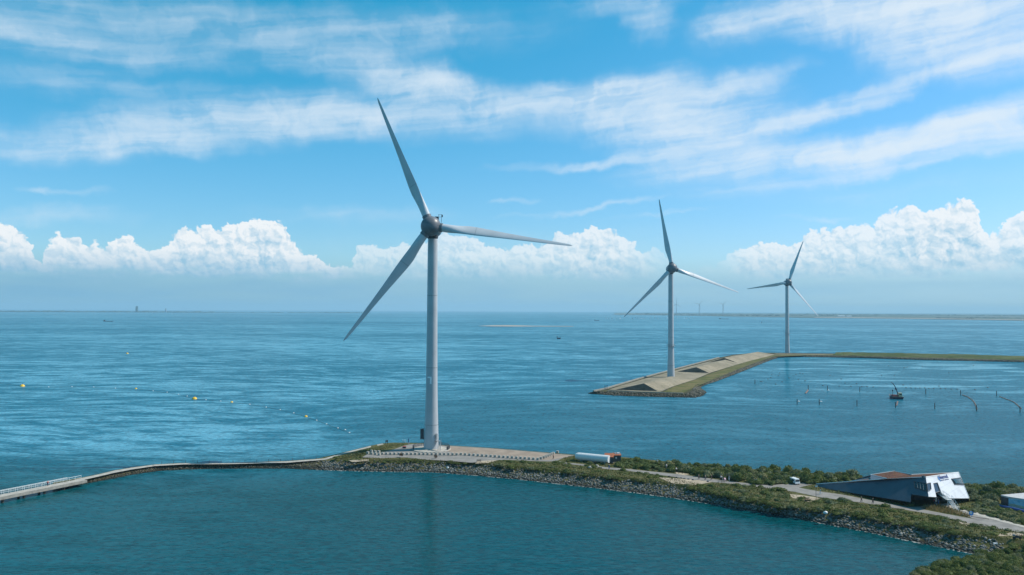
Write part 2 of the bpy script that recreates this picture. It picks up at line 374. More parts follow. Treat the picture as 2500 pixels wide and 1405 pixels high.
    mx = q.n('ShaderNodeMixShader'); q.l(fr, mx.inputs[0]); q.l(di.outputs[0], mx.inputs[1]); q.l(gl.outputs[0], mx.inputs[2])
    q.l(mx.outputs[0], q.N['Material Output'].inputs[0]); q.N.remove(b)
    return m
M_water = make_water()

# vegetation / ground
def leafmat(name, cols, rough=0.7):
    m = bpy.data.materials.new(name); m.use_nodes = True; q = NT(m.node_tree)
    b = q.N['Principled BSDF']; g = q.n('ShaderNodeNewGeometry'); oi = q.n('ShaderNodeObjectInfo')
    pn = q.mr(q.noise(g.outputs['Position'], 0.11, 4, 0.6), 0.32, 0.68, 0, 1, 'LINEAR')
    r = q.m('ADD', q.m('ADD', q.m('MULTIPLY', g.outputs['Random Per Island'], 0.30), q.m('MULTIPLY', oi.outputs['Random'], 0.15)), q.m('MULTIPLY', pn, 0.55))
    q.l(q.ramp(r, [(i/(len(cols)-1), c) for i, c in enumerate(cols)]), b.inputs['Base Color'])
    b.inputs['Roughness'].default_value = rough; b.inputs['Specular IOR Level'].default_value = 0.15
    tr = q.n('ShaderNodeBsdfTranslucent'); q.l(b.inputs['Base Color'].links[0].from_socket, tr.inputs[0])
    mx = q.n('ShaderNodeMixShader'); mx.inputs[0].default_value = 0.25
    q.l(b.outputs[0], mx.inputs[1]); q.l(tr.outputs[0], mx.inputs[2]); q.l(mx.outputs[0], q.N['Material Output'].inputs[0])
    return m
M_leaf = leafmat('shrub_leaves', [(0.036,0.075,0.020),(0.072,0.113,0.026),(0.145,0.167,0.046),(0.080,0.131,0.052),(0.261,0.225,0.087)])
M_leafg = leafmat('grey_green_leaves', [(0.068,0.115,0.054),(0.149,0.182,0.101),(0.230,0.223,0.095),(0.149,0.196,0.128)])
M_leafb = leafmat('brown_twigs', [(0.07,0.045,0.03),(0.11,0.075,0.05),(0.09,0.06,0.04)])
M_grass = leafmat('dune_grass', [(0.033,0.052,0.014),(0.062,0.071,0.017),(0.114,0.100,0.029),(0.152,0.119,0.048)])
M_gold = leafmat('golden_grass', [(0.20,0.15,0.06),(0.28,0.21,0.09),(0.16,0.14,0.06)])
def groundmat(name, c1, c2, c3, sc=0.12, z0=None):
    m = bpy.data.materials.new(name); m.use_nodes = True; q = NT(m.node_tree)
    b = q.N['Principled BSDF']; g = q.n('ShaderNodeNewGeometry'); p = g.outputs['Position']
    n = q.noise(p, sc, 6, 0.65); n2 = q.noise(p, sc*9, 5, 0.65)
    c = q.mix(q.mr(n, 0.4, 0.6), (*c1, 1), (*c2, 1)); c = q.mix(q.mr(n2, 0.5, 0.72), c, (*c3, 1))
    if z0 is not None:
        sp = q.n('ShaderNodeSeparateXYZ'); q.l(p, sp.inputs[0])
        zz = q.m('ADD', sp.outputs[2], q.m('MULTIPLY', q.m('SUBTRACT', n2, 0.5), 1.2))
        c = q.mix(q.mr(zz, z0, z0+0.5, 1.0, 0.0), c, (0.028, 0.026, 0.020, 1))
    q.l(c, b.inputs['Base Color']); b.inputs['Roughness'].default_value = 0.95; b.inputs['Specular IOR Level'].default_value = 0.1
    bp = q.n('ShaderNodeBump', i_Strength=1.0, i_Distance=0.25); q.l(q.noise(p, sc*14, 6, 0.7), bp.inputs['Height']); q.l(bp.outputs[0], b.inputs['Normal'])
    return m
M_ground = groundmat('dune_ground', (0.055,0.066,0.020), (0.095,0.092,0.034), (0.17,0.14,0.075), z0=0.3)
M_dike = groundmat('dike_ground', (0.085,0.098,0.028), (0.17,0.155,0.060), (0.10,0.095,0.05), 0.03, z0=1.4)
M_farland = groundmat('far_fields', (0.05,0.08,0.045), (0.11,0.12,0.075), (0.05,0.065,0.04), 0.002)
M_farwood = groundmat('far_trees', (0.035,0.055,0.025), (0.05,0.07,0.03), (0.03,0.045,0.02), 0.01)
M_beach = groundmat('beach_sand', (0.36,0.31,0.25), (0.33,0.28,0.23), (0.28,0.25,0.21), 0.01)
def rockmat(name, cols, z0, z1):
    m = bpy.data.materials.new(name); m.use_nodes = True; q = NT(m.node_tree)
    b = q.N['Principled BSDF']; g = q.n('ShaderNodeNewGeometry'); oi = q.n('ShaderNodeObjectInfo'); p = g.outputs['Position']
    r = q.m('FRACT', q.m('ADD', g.outputs['Random Per Island'], oi.outputs['Random']))
    c = q.ramp(r, cols)
    n = q.noise(p, 2.2, 5, 0.65); c = q.mix(q.mr(n, 0.45, 0.7, 0, 0.4), c, (0.13, 0.12, 0.075, 1))
    sp = q.n('ShaderNodeSeparateXYZ'); q.l(p, sp.inputs[0])
    zz = q.m('ADD', sp.outputs[2], q.m('MULTIPLY', q.m('SUBTRACT', q.noise(p, 0.5, 4, 0.6), 0.5), 1.0))
    c = q.mix(q.mr(zz, z0, z1, 0.92, 0.0), c, (0.022, 0.026, 0.018, 1))
    q.l(c, b.inputs['Base Color']); b.inputs['Roughness'].default_value = 0.85; return m
M_rock = rockmat('armour_rock', [(0, (0.055,0.068,0.065)), (0.3, (0.10,0.115,0.11)), (0.6, (0.165,0.175,0.165)), (0.85, (0.13,0.11,0.08)), (1, (0.30,0.30,0.28))], 0.05, 0.75)
M_rockw = rockmat('weedy_rock', [(0, (0.03,0.033,0.02)), (0.35, (0.055,0.055,0.03)), (0.7, (0.085,0.075,0.05)), (1, (0.16,0.15,0.12))], 0.1, 0.6)

def structure(o): o['kind'] = 'structure'; return o

# ------------------------------------------------------------------ water
wv = []
rings = [-400, 150, 400, 1000, 3000, 10000, 30000]
me = bpy.data.meshes.new('sea')
E = 26000
raw_v = [(-E, -3000, 0), (E, -3000, 0), (E, 27500, 0), (-E, 27500, 0)]
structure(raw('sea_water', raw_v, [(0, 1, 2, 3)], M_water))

# ------------------------------------------------------------------ main dam
ZT = 2.8
def ztop(px): return 1.5 + (ZT-1.5)*min(1, max(0, (px-760)/150))
def zrock(px): return 1.0 + 0.6*min(1, max(0, (px-760)/150))
rowW = [(130,1194),(165,1189),(200,1183),(260,1172),(320,1160),(390,1150),(450,1147),(500,1145.5),(600,1144.5),(700,1144.5),(760,1147),(840,1149.5),(950,1152),(1050,1153),(1150,1160),
        (1250,1169),(1350,1180),(1450,1191),(1550,1203),(1650,1217),(1750,1233),(1800,1243),(1900,1257),(2000,1277),(2108,1297),(2217,1320),(2326,1342),(2391,1355),(2500,1380),(2800,1450)]
rowR = [(130,1184),(185,1176.5),(238,1166),(280,1156),(330,1147.5),(390,1138.5),(450,1135),(560,1134),(700,1131),(780,1130),(860,1131.5),(920,1132),(1020,1133),(1100,1136),(1150,1138),(1250,1148),
        (1350,1158.5),(1450,1169),(1550,1180),(1650,1194),(1700,1205),(1800,1226),(1900,1244),(2000,1254),(2108,1270),(2217,1290),(2326,1311),(2434,1328),(2500,1338),(2800,1380)]
rowE = [(130,1178),(182,1169.5),(238,1158.5),(280,1148.5),(322,1141.5),(378,1134),(448,1130.2),(560,1130.6),(700,1125.8),(776,1120),(840,1104.5),(900,1089.5),(934,1082.5),(960,1081),(1030,1082),(1100,1088),
        (1200,1094),(1350,1106),(1400,1110),(1516,1116),(1600,1124),(1700,1135),(1800,1143),(1900,1150),(2000,1156),(2100,1165),(2200,1172),(2300,1178),(2400,1184),(2500,1190),(2800,1208)]
V = []; F = []; st = list(range(130, 2801, 10)); NR = 7
dam_rows = []
for px in st:
    w = G(px, lerp_pts(rowW, px), 0); zt = ztop(px); r = G(px, lerp_pts(rowR, px), zrock(px)); e = G(px, lerp_pts(rowE, px), zt); back = Vector((w.x, w.y, 0)).normalized()
    mid = r + back*min(1.6, max(0.3, (e-r).length*0.3)); mid.z = zt
    wu = w - back*6; wu.z = -2.5
    m1 = w.lerp(r, 0.5) + Vector((0, 0, 0.15))
    toe = e + back*2.2; toe.z = zt*.35
    toe2 = e + back*9; toe2.z = -2.5
    if mid.y > e.y - 0.4: mid = e - back*0.5; mid.z = zt
    dam_rows.append((w, r, mid, e)); V += [wu, w, r, mid, e, toe, toe2]
for i in range(len(st)-1):
    for k in range(NR-1):
        a = i*NR+k; F.append((a, a+NR, a+NR+1, a+1))
bm = bmesh.new(); vs = [bm.verts.new(v) for v in V]
for f in F: bm.faces.new([vs[i] for i in f])
bmesh.ops.recalc_face_normals(bm, faces=bm.faces)
me = bpy.data.meshes.new('dam_ground'); bm.to_mesh(me); bm.free()
structure(link_mesh('ground', me, M_ground))

def sheet(name, pts, z, mat_, thick=0.0, pix=True, parent=None):
    pv = [G(x, y, z(x) if callable(z) else z) for x, y in pts] if pix else [Vector(p) for p in pts]
    bm = bmesh.new(); f = bm.faces.new([bm.verts.new(p) for p in pv])
    if f.normal.z < 0: f.normal_flip()
    f.normal_update()
    if thick:
        r_ = bmesh.ops.extrude_face_region(bm, geom=[f]); 
        for v_ in [g_ for g_ in r_['geom'] if isinstance(g_, bmesh.types.BMVert)]: v_.co.z -= thick
    bmesh.ops.triangulate(bm, faces=bm.faces[:]); bmesh.ops.recalc_face_normals(bm, faces=bm.faces)
    me = bpy.data.meshes.new(name); bm.to_mesh(me); bm.free()
    return link_mesh(name, me, mat_, parent)

# cove land at the lower right
cove = [(2470,1345),(2410,1353),(2373,1361),(2330,1371),(2289,1379),(2262,1391),(2225,1408),(2160,1440),(2080,1480),(2900,1560),(2900,1380)]
V = []; 
o = sheet('ground', cove, 0.45, M_ground, 3.0); structure(o)
o = sheet('ground', [(x + (14 if x < 2400 else 0), y+6) for x, y in cove[1:-1]] + [(2900,1380),(2480,1348)], 1.1, M_ground, 1.0); structure(o)

# paths (sheets on the plateau)
zp = ZT + 0.03
path_top = [(790,1121),(840,1107.5),(900,1092.5),(934,1085.6),(934,1083.6),(900,1090.3),(840,1105.3),(790,1119)]
structure(sheet('path', [(185,1170.3),(238,1159.2),(280,1149.3),(322,1142.2),(378,1134.7),(448,1131),(560,1131.2),(700,1126.6),(790,1119.8),(796,1122.6),(700,1130.2),(560,1133.4),(448,1134.2),(378,1138.2),(322,1146.6),(280,1154.6),(238,1164.4),(187,1175.6)], lambda x: ztop(x)+.03, M_conc))
structure(sheet('path', [(790,1120.2),(840,1105.3),(900,1090.3),(934,1083.3),(937,1085.2),(900,1093.5),(840,1108.5),(797,1122.4)], lambda x: ztop(x)+.036, M_conc))
structure(sheet('paved_area', [(884,1117),(896,1110),(930,1106),(960,1098),(985,1089),(1000,1085),(1030,1083.4),(1100,1089),(1200,1095),(1300,1103),(1350,1107.5),(1404,1112),(1376,1118),(1358,1126),(1340,1127),(1300,1126),(1240,1123),(1210,1124),(1170,1129),(1150,1130),(1100,1126),(1040,1122.5),(985,1117),(930,1119)], zp, M_asph))
structure(sheet('brick_apron', [(1062,1090),(1100,1090),(1200,1096),(1300,1104),(1350,1108.5),(1398,1112),(1372,1118),(1340,1124),(1316,1121),(1180,1110),(1112,1108)], zp+0.01, M_sand))
structure(sheet('path', [(1356,1124),(1376,1129),(1430,1134.5),(1480,1141),(1530,1145),(1590,1151.5),(1650,1157.5),(1700,1164),(1750,1171),(1800,1177.5),(1880,1185.5),(1912,1182),(1950,1178.5),(1990,1181.5),(1965,1187),(1950,1191),(2000,1200),(2060,1208.5),(2108,1218),(2160,1228),(2217,1238.5),(2247,1237),(2276,1231),(2306,1230),(2250,1243),(2282,1250),(2369,1266),(2430,1277),(2500,1291),(2620,1314),(2620,1322),(2500,1301.5),(2369,1279),(2330,1270),(2282,1257),(2217,1246),(2108,1228),(2060,1222),(2000,1214),(1940,1201),(1880,1192.5),(1800,1182.5),(1700,1174),(1650,1165),(1590,1157.5),(1530,1149.5),(1480,1145.5),(1430,1138),(1376,1132),(1350,1128)], zp+0.004, M_asph))
structure(sheet('concrete_path', [(2291,1232.5),(2340,1245),(2400,1262),(2500,1288.5),(2620,1318),(2620,1312),(2500,1284),(2400,1256),(2340,1237),(2310,1229)][::-1] , zp+0.012, M_conc))
structure(sheet('path', [(2302,1234),(2340,1245.5),(2400,1262),(2500,1289),(2500,1296),(2420,1278),(2372,1265),(2330,1249)], zp+0.008, M_asph))
for pts in ([(1607,1166),(1650,1168),(1700,1172),(1740,1177),(1700,1184),(1640,1180)],[(1925,1206),(1985,1213),(2010,1219),(1975,1226),(1935,1216)],
            [(1648,1152),(1684,1158),(1672,1161),(1650,1157)],[(2428,1304),(2470,1301),(2540,1300),(2540,1306),(2440,1309)],[(2340,1273),(2372,1280),(2360,1284),(2345,1278)],
            [(1166,1126),(1215,1124),(1190,1131),(1160,1132)], [(850,1124),(900,1122),(900,1126),(860,1128)]):
    structure(sheet('sand_patch', pts, zp+0.016 if pts[0][1] < 1300 else zp+0.016, M_sandp))

# ------------------------------------------------------------------ rocks
ico_v, ico_f = None, None
def rock_mesh(seed, sub=1):
    bm = bmesh.new(); bmesh.ops.create_icosphere(bm, subdivisions=sub, radius=0.5)
    r = random.Random(seed); sx, sy, sz = r.uniform(.8, 1.5), r.uniform(.7, 1.1), r.uniform(.5, .85)
    for v in bm.verts:
        k = r.uniform(.78, 1.12); v.co = Vector((v.co.x*sx*k, v.co.y*sy*k, v.co.z*sz*k))
    Vv = np.array([v.co[:] for v in bm.verts]); Ff = np.array([[v.index for v in f.verts] for f in bm.faces]); bm.free()
    return Vv, Ff
RV = [rock_mesh(i) for i in range(10)]
def rotm(n):
    a = rng.uniform(0, 2*np.pi, n); b = rng.uniform(-.6, .6, n); c = rng.uniform(-.6, .6, n)
    out = []
    for i in range(n): out.append(np.array(Euler((b[i], c[i], a[i])).to_matrix()))
    return out
def rocks_object(name, items):   # items: (pos, size)
    Vs = []; Fs = []; off = 0; ms = rotm(len(items))
    for (p, s), M_ in zip(items, ms):
        v, f = RV[rng.integers(len(RV))]
        Vs.append(v @ M_.T * s + np.array(p)); Fs.append(f + off); off += len(v)
    return npmesh(name, np.concatenate(Vs), np.concatenate(Fs))
items = []
for i in range(len(st)-1):
    a, b_ = dam_rows[i], dam_rows[i+1]; px = st[i]
    if px > 2440: break
    L = (b_[0]-a[0]).length; wdt = (a[0]-a[2]).length
    cause = px < 770
    s0 = 0.45 if cause else 0.62
    n = int(L*wdt/(s0*s0)*1.25)
    for _ in range(n):
        u, v = random.random(), random.random()
        w_ = a[0].lerp(b_[0], u); r_ = a[1].lerp(b_[1], u); m_ = a[2].lerp(b_[2], u)
        if v < 0.85: p = w_.lerp(r_, v/0.85*1.02 - 0.04)
        else: p = r_.lerp(m_, (v-0.85)/0.15*0.7)
        if v > 0.9 and random.random() < 0.5: continue
        items.append(((p.x, p.y, p.z+random.uniform(-.1, .15)), s0*random.uniform(.7, 1.5)))
    # seaward side
    for _ in range(int(L*1.2)):
        e_ = a[3].lerp(b_[3], random.random()); back = Vector((e_.x, e_.y, 0)).normalized()
        d_ = random.uniform(0.5, 4)
        items.append(((e_.x+back.x*d_, e_.y+back.y*d_, max(-.1, e_.z-.3-d_*0.7)), random.uniform(.5, 1.1)))
items.sort(key=lambda q: q[0][0]**2 + q[0][1]**2)
def leftpart(q): return 1250 + FPX*q[0][0]/max(1, q[0][1]) < 790
weedy = [q for q in items if leftpart(q)]; vis = [q for q in items if not leftpart(q)]
near, far = vis[:300], vis[300:]
o = link_mesh('rock_armour', rocks_object('weedy_rocks', weedy), M_rockw)
tag(o, 'dark weedy stones along the sides of the narrow causeway', 'rock armour', kind='stuff')
rm = []
for i in range(8):
    me_ = npmesh('boulder', *RV[i]); me_.materials.append(M_rock); rm.append(me_)
for k, (p, s) in enumerate(near):
    o = bpy.data.objects.new('boulder', rm[k % 8]); COL.objects.link(o); o.location = p; o.scale = (s,)*3
    o.rotation_euler = (random.uniform(-.6, .6), random.uniform(-.6, .6), random.uniform(0, 6.28))
    tag(o, 'grey armour boulder in the stone bank beside the cove at lower right', 'boulder', 'boulders of the stone bank nearest the cove')
me_ = rocks_object('rock_armour', far); o = link_mesh('rock_armour', me_, M_rock)
tag(o, 'long bank of grey and green armour stones along the foot of the dam', 'rock armour', kind='stuff')

# thin line of foam where the basin laps the stones
V = []; F = []; k = 0; rf_ = random.Random(3)
for px in range(770, 2392, 4):
    w = G(px, lerp_pts(rowW, px), .03); d_ = Vector((w.x, w.y, 0)).normalized()
    a_ = w - d_*rf_.uniform(.0, .9) ; b_ = w + d_*.5; V += [a_, b_]
    if k and rf_.random() < .8: F.append((2*k-2, 2*k, 2*k+1, 2*k-1))
    k += 1
o = raw('foam', V, F, mat('foam', (.24,.27,.26), .8, var=.3, scale=2)); o.data.flip_normals(); tag(o, 'thin broken line of foam along the foot of the stone bank', 'foam', kind='stuff')
# ------------------------------------------------------------------ shrubs
def cards(centers, normals, size, asp=0.6):
    n = len(centers)
    a = rng.normal(size=(n, 3)); u = np.cross(normals, a); u /= np.linalg.norm(u, axis=1, keepdims=True)
    v = np.cross(normals, u); s = size*rng.uniform(.6, 1.4, (n, 1))
    c = np.stack([centers - u*s, centers + v*s*asp, centers + u*s, centers - v*s*asp], 1).reshape(-1, 3)
    f = np.arange(n*4).reshape(n, 4); return c, f
def shrub_arrays(seed, n=520, leaf=0.17, flat=0.6, lobes=7, core=True):
    r = np.random.default_rng(seed); Vs, Fs, off = [], [], 0
    L = []
    for i in range(lobes):
        a = r.uniform(0, 6.28); d = r.uniform(0, .62)**.8; rad = r.uniform(.26, .5)
        L.append((np.array([math.cos(a)*d, math.sin(a)*d, r.uniform(.22, .62)*(1-d*.45)]), rad))
    L.append((np.array([0, 0, .45]), .5))
    per = n//len(L)
    for c, rad in L:
        d = r.normal(size=(per, 3)); d /= np.linalg.norm(d, axis=1, keepdims=True); d[:, 2] = np.abs(d[:, 2])*1.0 - 0.15
        rr = rad*r.uniform(.72, 1.12, (per, 1))
        cen = c + d*rr*np.array([1, 1, .8]); nn = d + r.normal(size=(per, 3))*.55; nn /= np.linalg.norm(nn, axis=1, keepdims=True)
        cen[:, 2] = np.maximum(cen[:, 2], 0.02)
        v, f = cards(cen, nn, leaf*.5); Vs.append(v); Fs.append(f+off); off += len(v)
    if core:
        for c, rad in L:
            bm = bmesh.new(); bmesh.ops.create_cube(bm, size=1.0)
            v = np.array([q.co[:] for q in bm.verts])*rad*1.05*np.array([1, 1, .8]) + c*np.array([1, 1, .85]); f = np.array([[q.index for q in g.verts] for g in bm.faces]); bm.free()
            v[:, 2] = np.maximum(v[:, 2], -0.1); Vs.append(v); Fs.append(f+off); off += len(v)
    return np.concatenate(Vs), np.concatenate(Fs)
SH = [shrub_arrays(100+i) for i in range(8)]
SHF = [shrub_arrays(200+i, n=1500, leaf=0.10, lobes=10) for i in range(5)]
def mk(name, arr, m_): me_ = npmesh(name, *arr); me_.materials.append(m_); return me_
mesh_dark = [mk('shrub', a, M_leaf) for a in SH]
mesh_grey = [mk('shrub', a, M_leafg) for a in SH[:4]]
mesh_fine = [mk('shrub', a, M_leaf) for a in SHF] + [mk('shrub', SHF[0], M_leafg), mk('shrub', SHF[2], M_leafg)]
def inpoly(x, y, poly):
    c = False; j = len(poly)-1
    for i in range(len(poly)):
        xi, yi = poly[i]; xj, yj = poly[j]
        if (yi > y) != (yj > y) and x < (xj-xi)*(y-yi)/(yj-yi)+xi: c = not c
        j = i
    return c
def scatter(poly, z, n, mind, tries=14):
    W_ = [G(x, y, z) for x, y in poly]; wp = [(p.x, p.y) for p in W_]
    x0, x1 = min(p[0] for p in wp), max(p[0] for p in wp); y0, y1 = min(p[1] for p in wp), max(p[1] for p in wp)
    out = []
    for _ in range(n*tries):
        x, y = random.uniform(x0, x1), random.uniform(y0, y1)
        if not inpoly(x, y, wp): continue
        if any((x-a)**2+(y-b)**2 < mind*mind for a, b in out): continue
        out.append((x, y))
        if len(out) >= n: break
    return out
shrub_list = []   # x,y,z,size,height,kind,label,group
def thicket(poly, z, n, mind, s0, s1, hk, kinds, label, group):
    for x, y in scatter(poly, z, n, mind):
        s = random.uniform(s0, s1)*random.choice((.7, .9, 1.0, 1.25)); shrub_list.append((x, y, z-0.15, s, s*random.uniform(hk[0]*.65, hk[1]*.9), random.choice(kinds), label, group))
LB = 'dense green shrub in the thicket between the path and the far shore'
thicket([(1395,1118),(1470,1132),(1500,1142),(1470,1139),(1430,1133),(1365,1126)], ZT, 34, 1.0, 1.2, 2.0, (.5,.7), 'dg', 'low green shrub in front of the white tank', 'shrubs in front of the white tank')
thicket([(1520,1122),(1600,1130),(1640,1142),(1650,1154),(1590,1150),(1500,1139)], ZT, 48, 1.5, 2.0, 3.0, (.5,.8), 'd', LB, 'shrubs between the path and the far shore')
thicket([(1615,1133),(1700,1139),(1800,1147),(1900,1153),(2000,1160),(2110,1168),(2120,1172),(1995,1182),(1950,1178),(1885,1185),(1800,1176),(1700,1162),(1640,1146)], ZT, 200, 1.6, 2.4, 4.0, (.6,.95), 'dddg', LB, 'shrubs between the path and the far shore')
thicket([(2270,1181),(2350,1184),(2500,1192),(2640,1200),(2640,1225),(2500,1212),(2440,1215),(2430,1240),(2380,1238),(2375,1215),(2350,1200)], ZT, 100, 1.6, 2.3, 3.8, (.6,.9), 'dgg', 'grey green shrub growing right of the white building', 'shrubs behind and right of the white building')
thicket([(2345,1244),(2385,1228),(2440,1242),(2520,1262),(2640,1290),(2640,1312),(2500,1283),(2400,1255)], ZT, 90, 1.2, 1.6, 2.6, (.5,.75), 'dg', 'low shrub on the slope between the concrete path and the blue edged building', 'shrubs above the concrete path')
LF = 'green shrub on the verge between the path and the armour stones'
thicket([(1215,1126),(1240,1124),(1300,1128),(1380,1134),(1500,1149),(1600,1161),(1640,1172),(1600,1181),(1500,1170),(1400,1160),(1300,1149),(1200,1138)], ZT-0.4, 230, 0.95, 1.4, 2.5, (.42,.64), 'dddg', LF, 'shrubs between the path and the armour stones')
thicket([(1640,1181),(1720,1186),(1760,1180),(1880,1194),(1930,1203),(1960,1222),(2010,1222),(2060,1224),(2110,1231),(2217,1249),(2280,1260),(2280,1296),(2200,1282),(2108,1265),(2000,1249),(1900,1238),(1800,1220),(1700,1198)], ZT-0.4, 420, 0.95, 1.5, 2.8, (.42,.64), 'dddg', LF, 'shrubs between the path and the armour stones')
thicket([(2285,1262),(2340,1276),(2400,1286),(2500,1303),(2600,1325),(2600,1330),(2440,1308),(2390,1310),(2330,1306),(2285,1296)], ZT-0.4, 110, 1.0, 1.6, 2.6, (.42,.64), 'dg', LF, 'shrubs between the path and the armour stones')
thicket([(2440,1325),(2500,1322),(2600,1330),(2640,1365),(2500,1350),(2450,1338)], ZT-1.0, 18, 1.5, 1.8, 2.6, (.5,.8), 'd', 'dark shrub just above the cove corner at the right edge', 'shrubs at the cove corner')
thicket([(2050,1196),(2100,1202),(2180,1214),(2228,1228),(2240,1233),(2217,1236),(2160,1225),(2108,1215),(2000,1197),(1960,1189),(2000,1186)], ZT, 44, 1.0, 0.9, 1.5, (.4,.6), 'ddg', 'low hedge shrub along the foot of the long grey wall', 'low shrubs along the grey wall')
thicket([(890,1119),(1000,1121),(1100,1127),(1150,1132),(1130,1134),(1020,1131),(920,1130),(870,1128),(800,1126)], ZT-0.3, 90, 0.8, .9, 1.6, (.35,.55), 'd', 'low green shrub between the asphalt and the stones below the tall turbine', 'low shrubs below the tall turbine')
thicket([(800,1121),(850,1110),(900,1096),(940,1087),(985,1084),(975,1090),(940,1098),(890,1108),(880,1116),(820,1123)], ZT, 80, 0.8, .8, 1.4, (.35,.55), 'dg', 'low shrub on the green point left of the tall turbine', 'low shrubs left of the tall turbine')
# cove foreground
cv = scatter([(2400,1358),(2340,1370),(2296,1380),(2262,1394),(2230,1408),(2200,1430),(2560,1440),(2560,1350),(2480,1350)], 0.9, 260, 0.95)
for x, y in cv:
    s = random.uniform(1.6, 2.8); shrub_list.append((x, y, 0.9, s, s*random.uniform(.5, .8), 'f', 'fine leaved grey green shrub on the bank at the lower right corner', 'shrubs on the lower right bank'))
for x, y in scatter([(2560,1345),(2900,1385),(2900,1540),(2560,1500)], 0.9, 260, 1.8) + scatter([(2200,1432),(2560,1440),(2560,1500),(2150,1470)], 0.9, 160, 1.6):
    s = random.uniform(2.4, 4.2); shrub_list.append((x, y, 0.9, s, s*random.uniform(.4, .7), 'f', '-', '-'))
for x, y in scatter([(2640,1208),(2800,1218),(2800,1300),(2640,1290)], ZT, 140, 1.8) + scatter([(2640,1330),(2800,1350),(2800,1372),(2640,1362)], ZT-.6, 60, 1.6):
    s = random.uniform(2.2, 3.8); shrub_list.append((x, y, ZT-.3, s, s*random.uniform(.4, .7), 'd', '-', '-'))
shrub_list.sort(key=lambda q: q[0]**2+q[1]**2)
def inframe(x, y):
    if y <= 0: return False
    px = 1250+FPX*x/y; return -20 < px < 2540 and y > 160
vis = [q for q in shrub_list if inframe(q[0], q[1])]
indiv = vis[:290]; ids = set(id(q) for q in indiv); restl = [q for q in shrub_list if id(q) not in ids]
for q in indiv:
    x, y, z, s, h, k, lab, grp = q
    ms = {'d': mesh_dark, 'g': mesh_grey, 'f': mesh_fine}[k]
    if s*0.5 > 1.0 and k == 'd': ms = mesh_fine[:5]
    o = bpy.data.objects.new('shrub', random.choice(ms)); COL.objects.link(o)
    o.location = (x, y, z); o.scale = (s*random.uniform(.55, .95), s*random.uniform(.5, .75), h); o.rotation_euler = (0, 0, random.uniform(0, 6.28)); tag(o, lab, 'shrub', grp)
for mi, (mm, kk) in enumerate(((M_leaf, 'df'), (M_leafg, 'g'))):
    Vs, Fs, off = [], [], 0
    for q in restl:
        x, y, z, s, h, k, lab, grp = q
        if k not in kk: continue
        v, f = SH[random.randrange(8)]; a = random.uniform(0, 6.28); c, s_ = math.cos(a), math.sin(a); v = v*np.array([random.uniform(.9, 1.5), random.uniform(.8, 1.2), 1])
        vv = np.stack([(v[:, 0]*c - v[:, 1]*s_)*s*.62+x, (v[:, 0]*s_+v[:, 1]*c)*s*.62+y, v[:, 2]*h+z], 1)
        Vs.append(vv); Fs.append(f+off); off += len(v)
    o = link_mesh('scrub', npmesh('scrub', np.concatenate(Vs), np.concatenate(Fs)), mm)
    tag(o, ['mass of dark green scrub covering the farther parts of the dam', 'grey green scrub mixed into the farther thicket on the dam'][mi], 'scrub', kind='stuff')

# grass
def grass(name, polys, mat_, label, hgt=0.35, wid=0.12, dens=2.5):
    P_ = []
    for poly, z in polys:
        W_ = [G(x, y, z) for x, y in poly]; wp = [(p.x, p.y) for p in W_]
        x0, x1 = min(p[0] for p in wp), max(p[0] for p in wp); y0, y1 = min(p[1] for p in wp), max(p[1] for p in wp)
        n = int((x1-x0)*(y1-y0)*dens); xs = rng.uniform(x0, x1, n); ys = rng.uniform(y0, y1, n)
        for x, y in zip(xs, ys):
            if inpoly(x, y, wp): P_.append((x, y, z))
    P_ = np.array(P_); n = len(P_)
    a = rng.uniform(0, 6.28, n); h = hgt*rng.uniform(.5, 1.5, n); w = wid*rng.uniform(.6, 1.5, n)
    dx, dy = np.cos(a)*w, np.sin(a)*w; lx, ly = rng.normal(0, .3, n)*h, rng.normal(0, .3, n)*h
    b0 = P_ + np.stack([-dx, -dy, np.zeros(n)-.03], 1); b1 = P_ + np.stack([dx, dy, np.zeros(n)-.03], 1)
    tp = P_ + np.stack([lx, ly, h], 1)
    V_ = np.stack([b0, b1, tp], 1).reshape(-1, 3); F_ = np.arange(n*3).reshape(n, 3)
    o = link_mesh(name, npmesh(name, V_, F_), mat_); return tag(o, label, 'grass', kind='stuff')
grass('grass', [([(890,1118),(1000,1120),(1100,1126),(1150,1131),(1215,1126),(1300,1128),(1380,1134),(1500,1149),(1600,1160),(1650,1167),(1720,1186),(1760,1177),(1880,1193),(1930,1203),(1960,1222),(2010,1216),(2060,1224),(2110,1231),(2217,1249),(2280,1258),(2400,1284),(2500,1303),(2600,1325),(2434,1322),(2326,1306),(2217,1285),(2108,1265),(2000,1249),(1900,1238),(1800,1220),(1700,1199),(1650,1188),(1550,1175),(1450,1164),(1350,1153),(1250,1143),(1150,1134),(1100,1132),(1020,1129),(920,1128),(860,1127)], ZT),
  ([(800,1121),(850,1110),(900,1096),(940,1087),(1000,1083.5),(975,1090),(940,1098),(890,1108),(880,1116),(820,1123)], ZT),
  ([(1370,1119),(1400,1113),(1516,1120),(1600,1127),(1700,1138),(1800,1146),(1900,1152),(2000,1158),(2110,1168),(1990,1180),(1880,1184),(1750,1169),(1600,1150),(1480,1139),(1376,1127)], ZT),
  ([(2345,1244),(2385,1228),(2440,1238),(2520,1258),(2640,1290),(2640,1312),(2500,1283),(2400,1255)], ZT), ([(2300,1222),(2370,1216),(2380,1228),(2330,1240)], ZT),
  ([(1990,1186),(2100,1202),(2228,1230),(2217,1237),(2108,1217),(1960,1190)], ZT)],
  M_grass, 'olive and green rough grass covering the dam between shrubs and paths')
grass('golden_grass', [([(2247,1241),(2290,1234),(2330,1246),(2372,1262),(2366,1264),(2300,1252)], ZT)], M_gold, 'golden tall grass in the island between the two paths', 0.75, 0.13, 9)

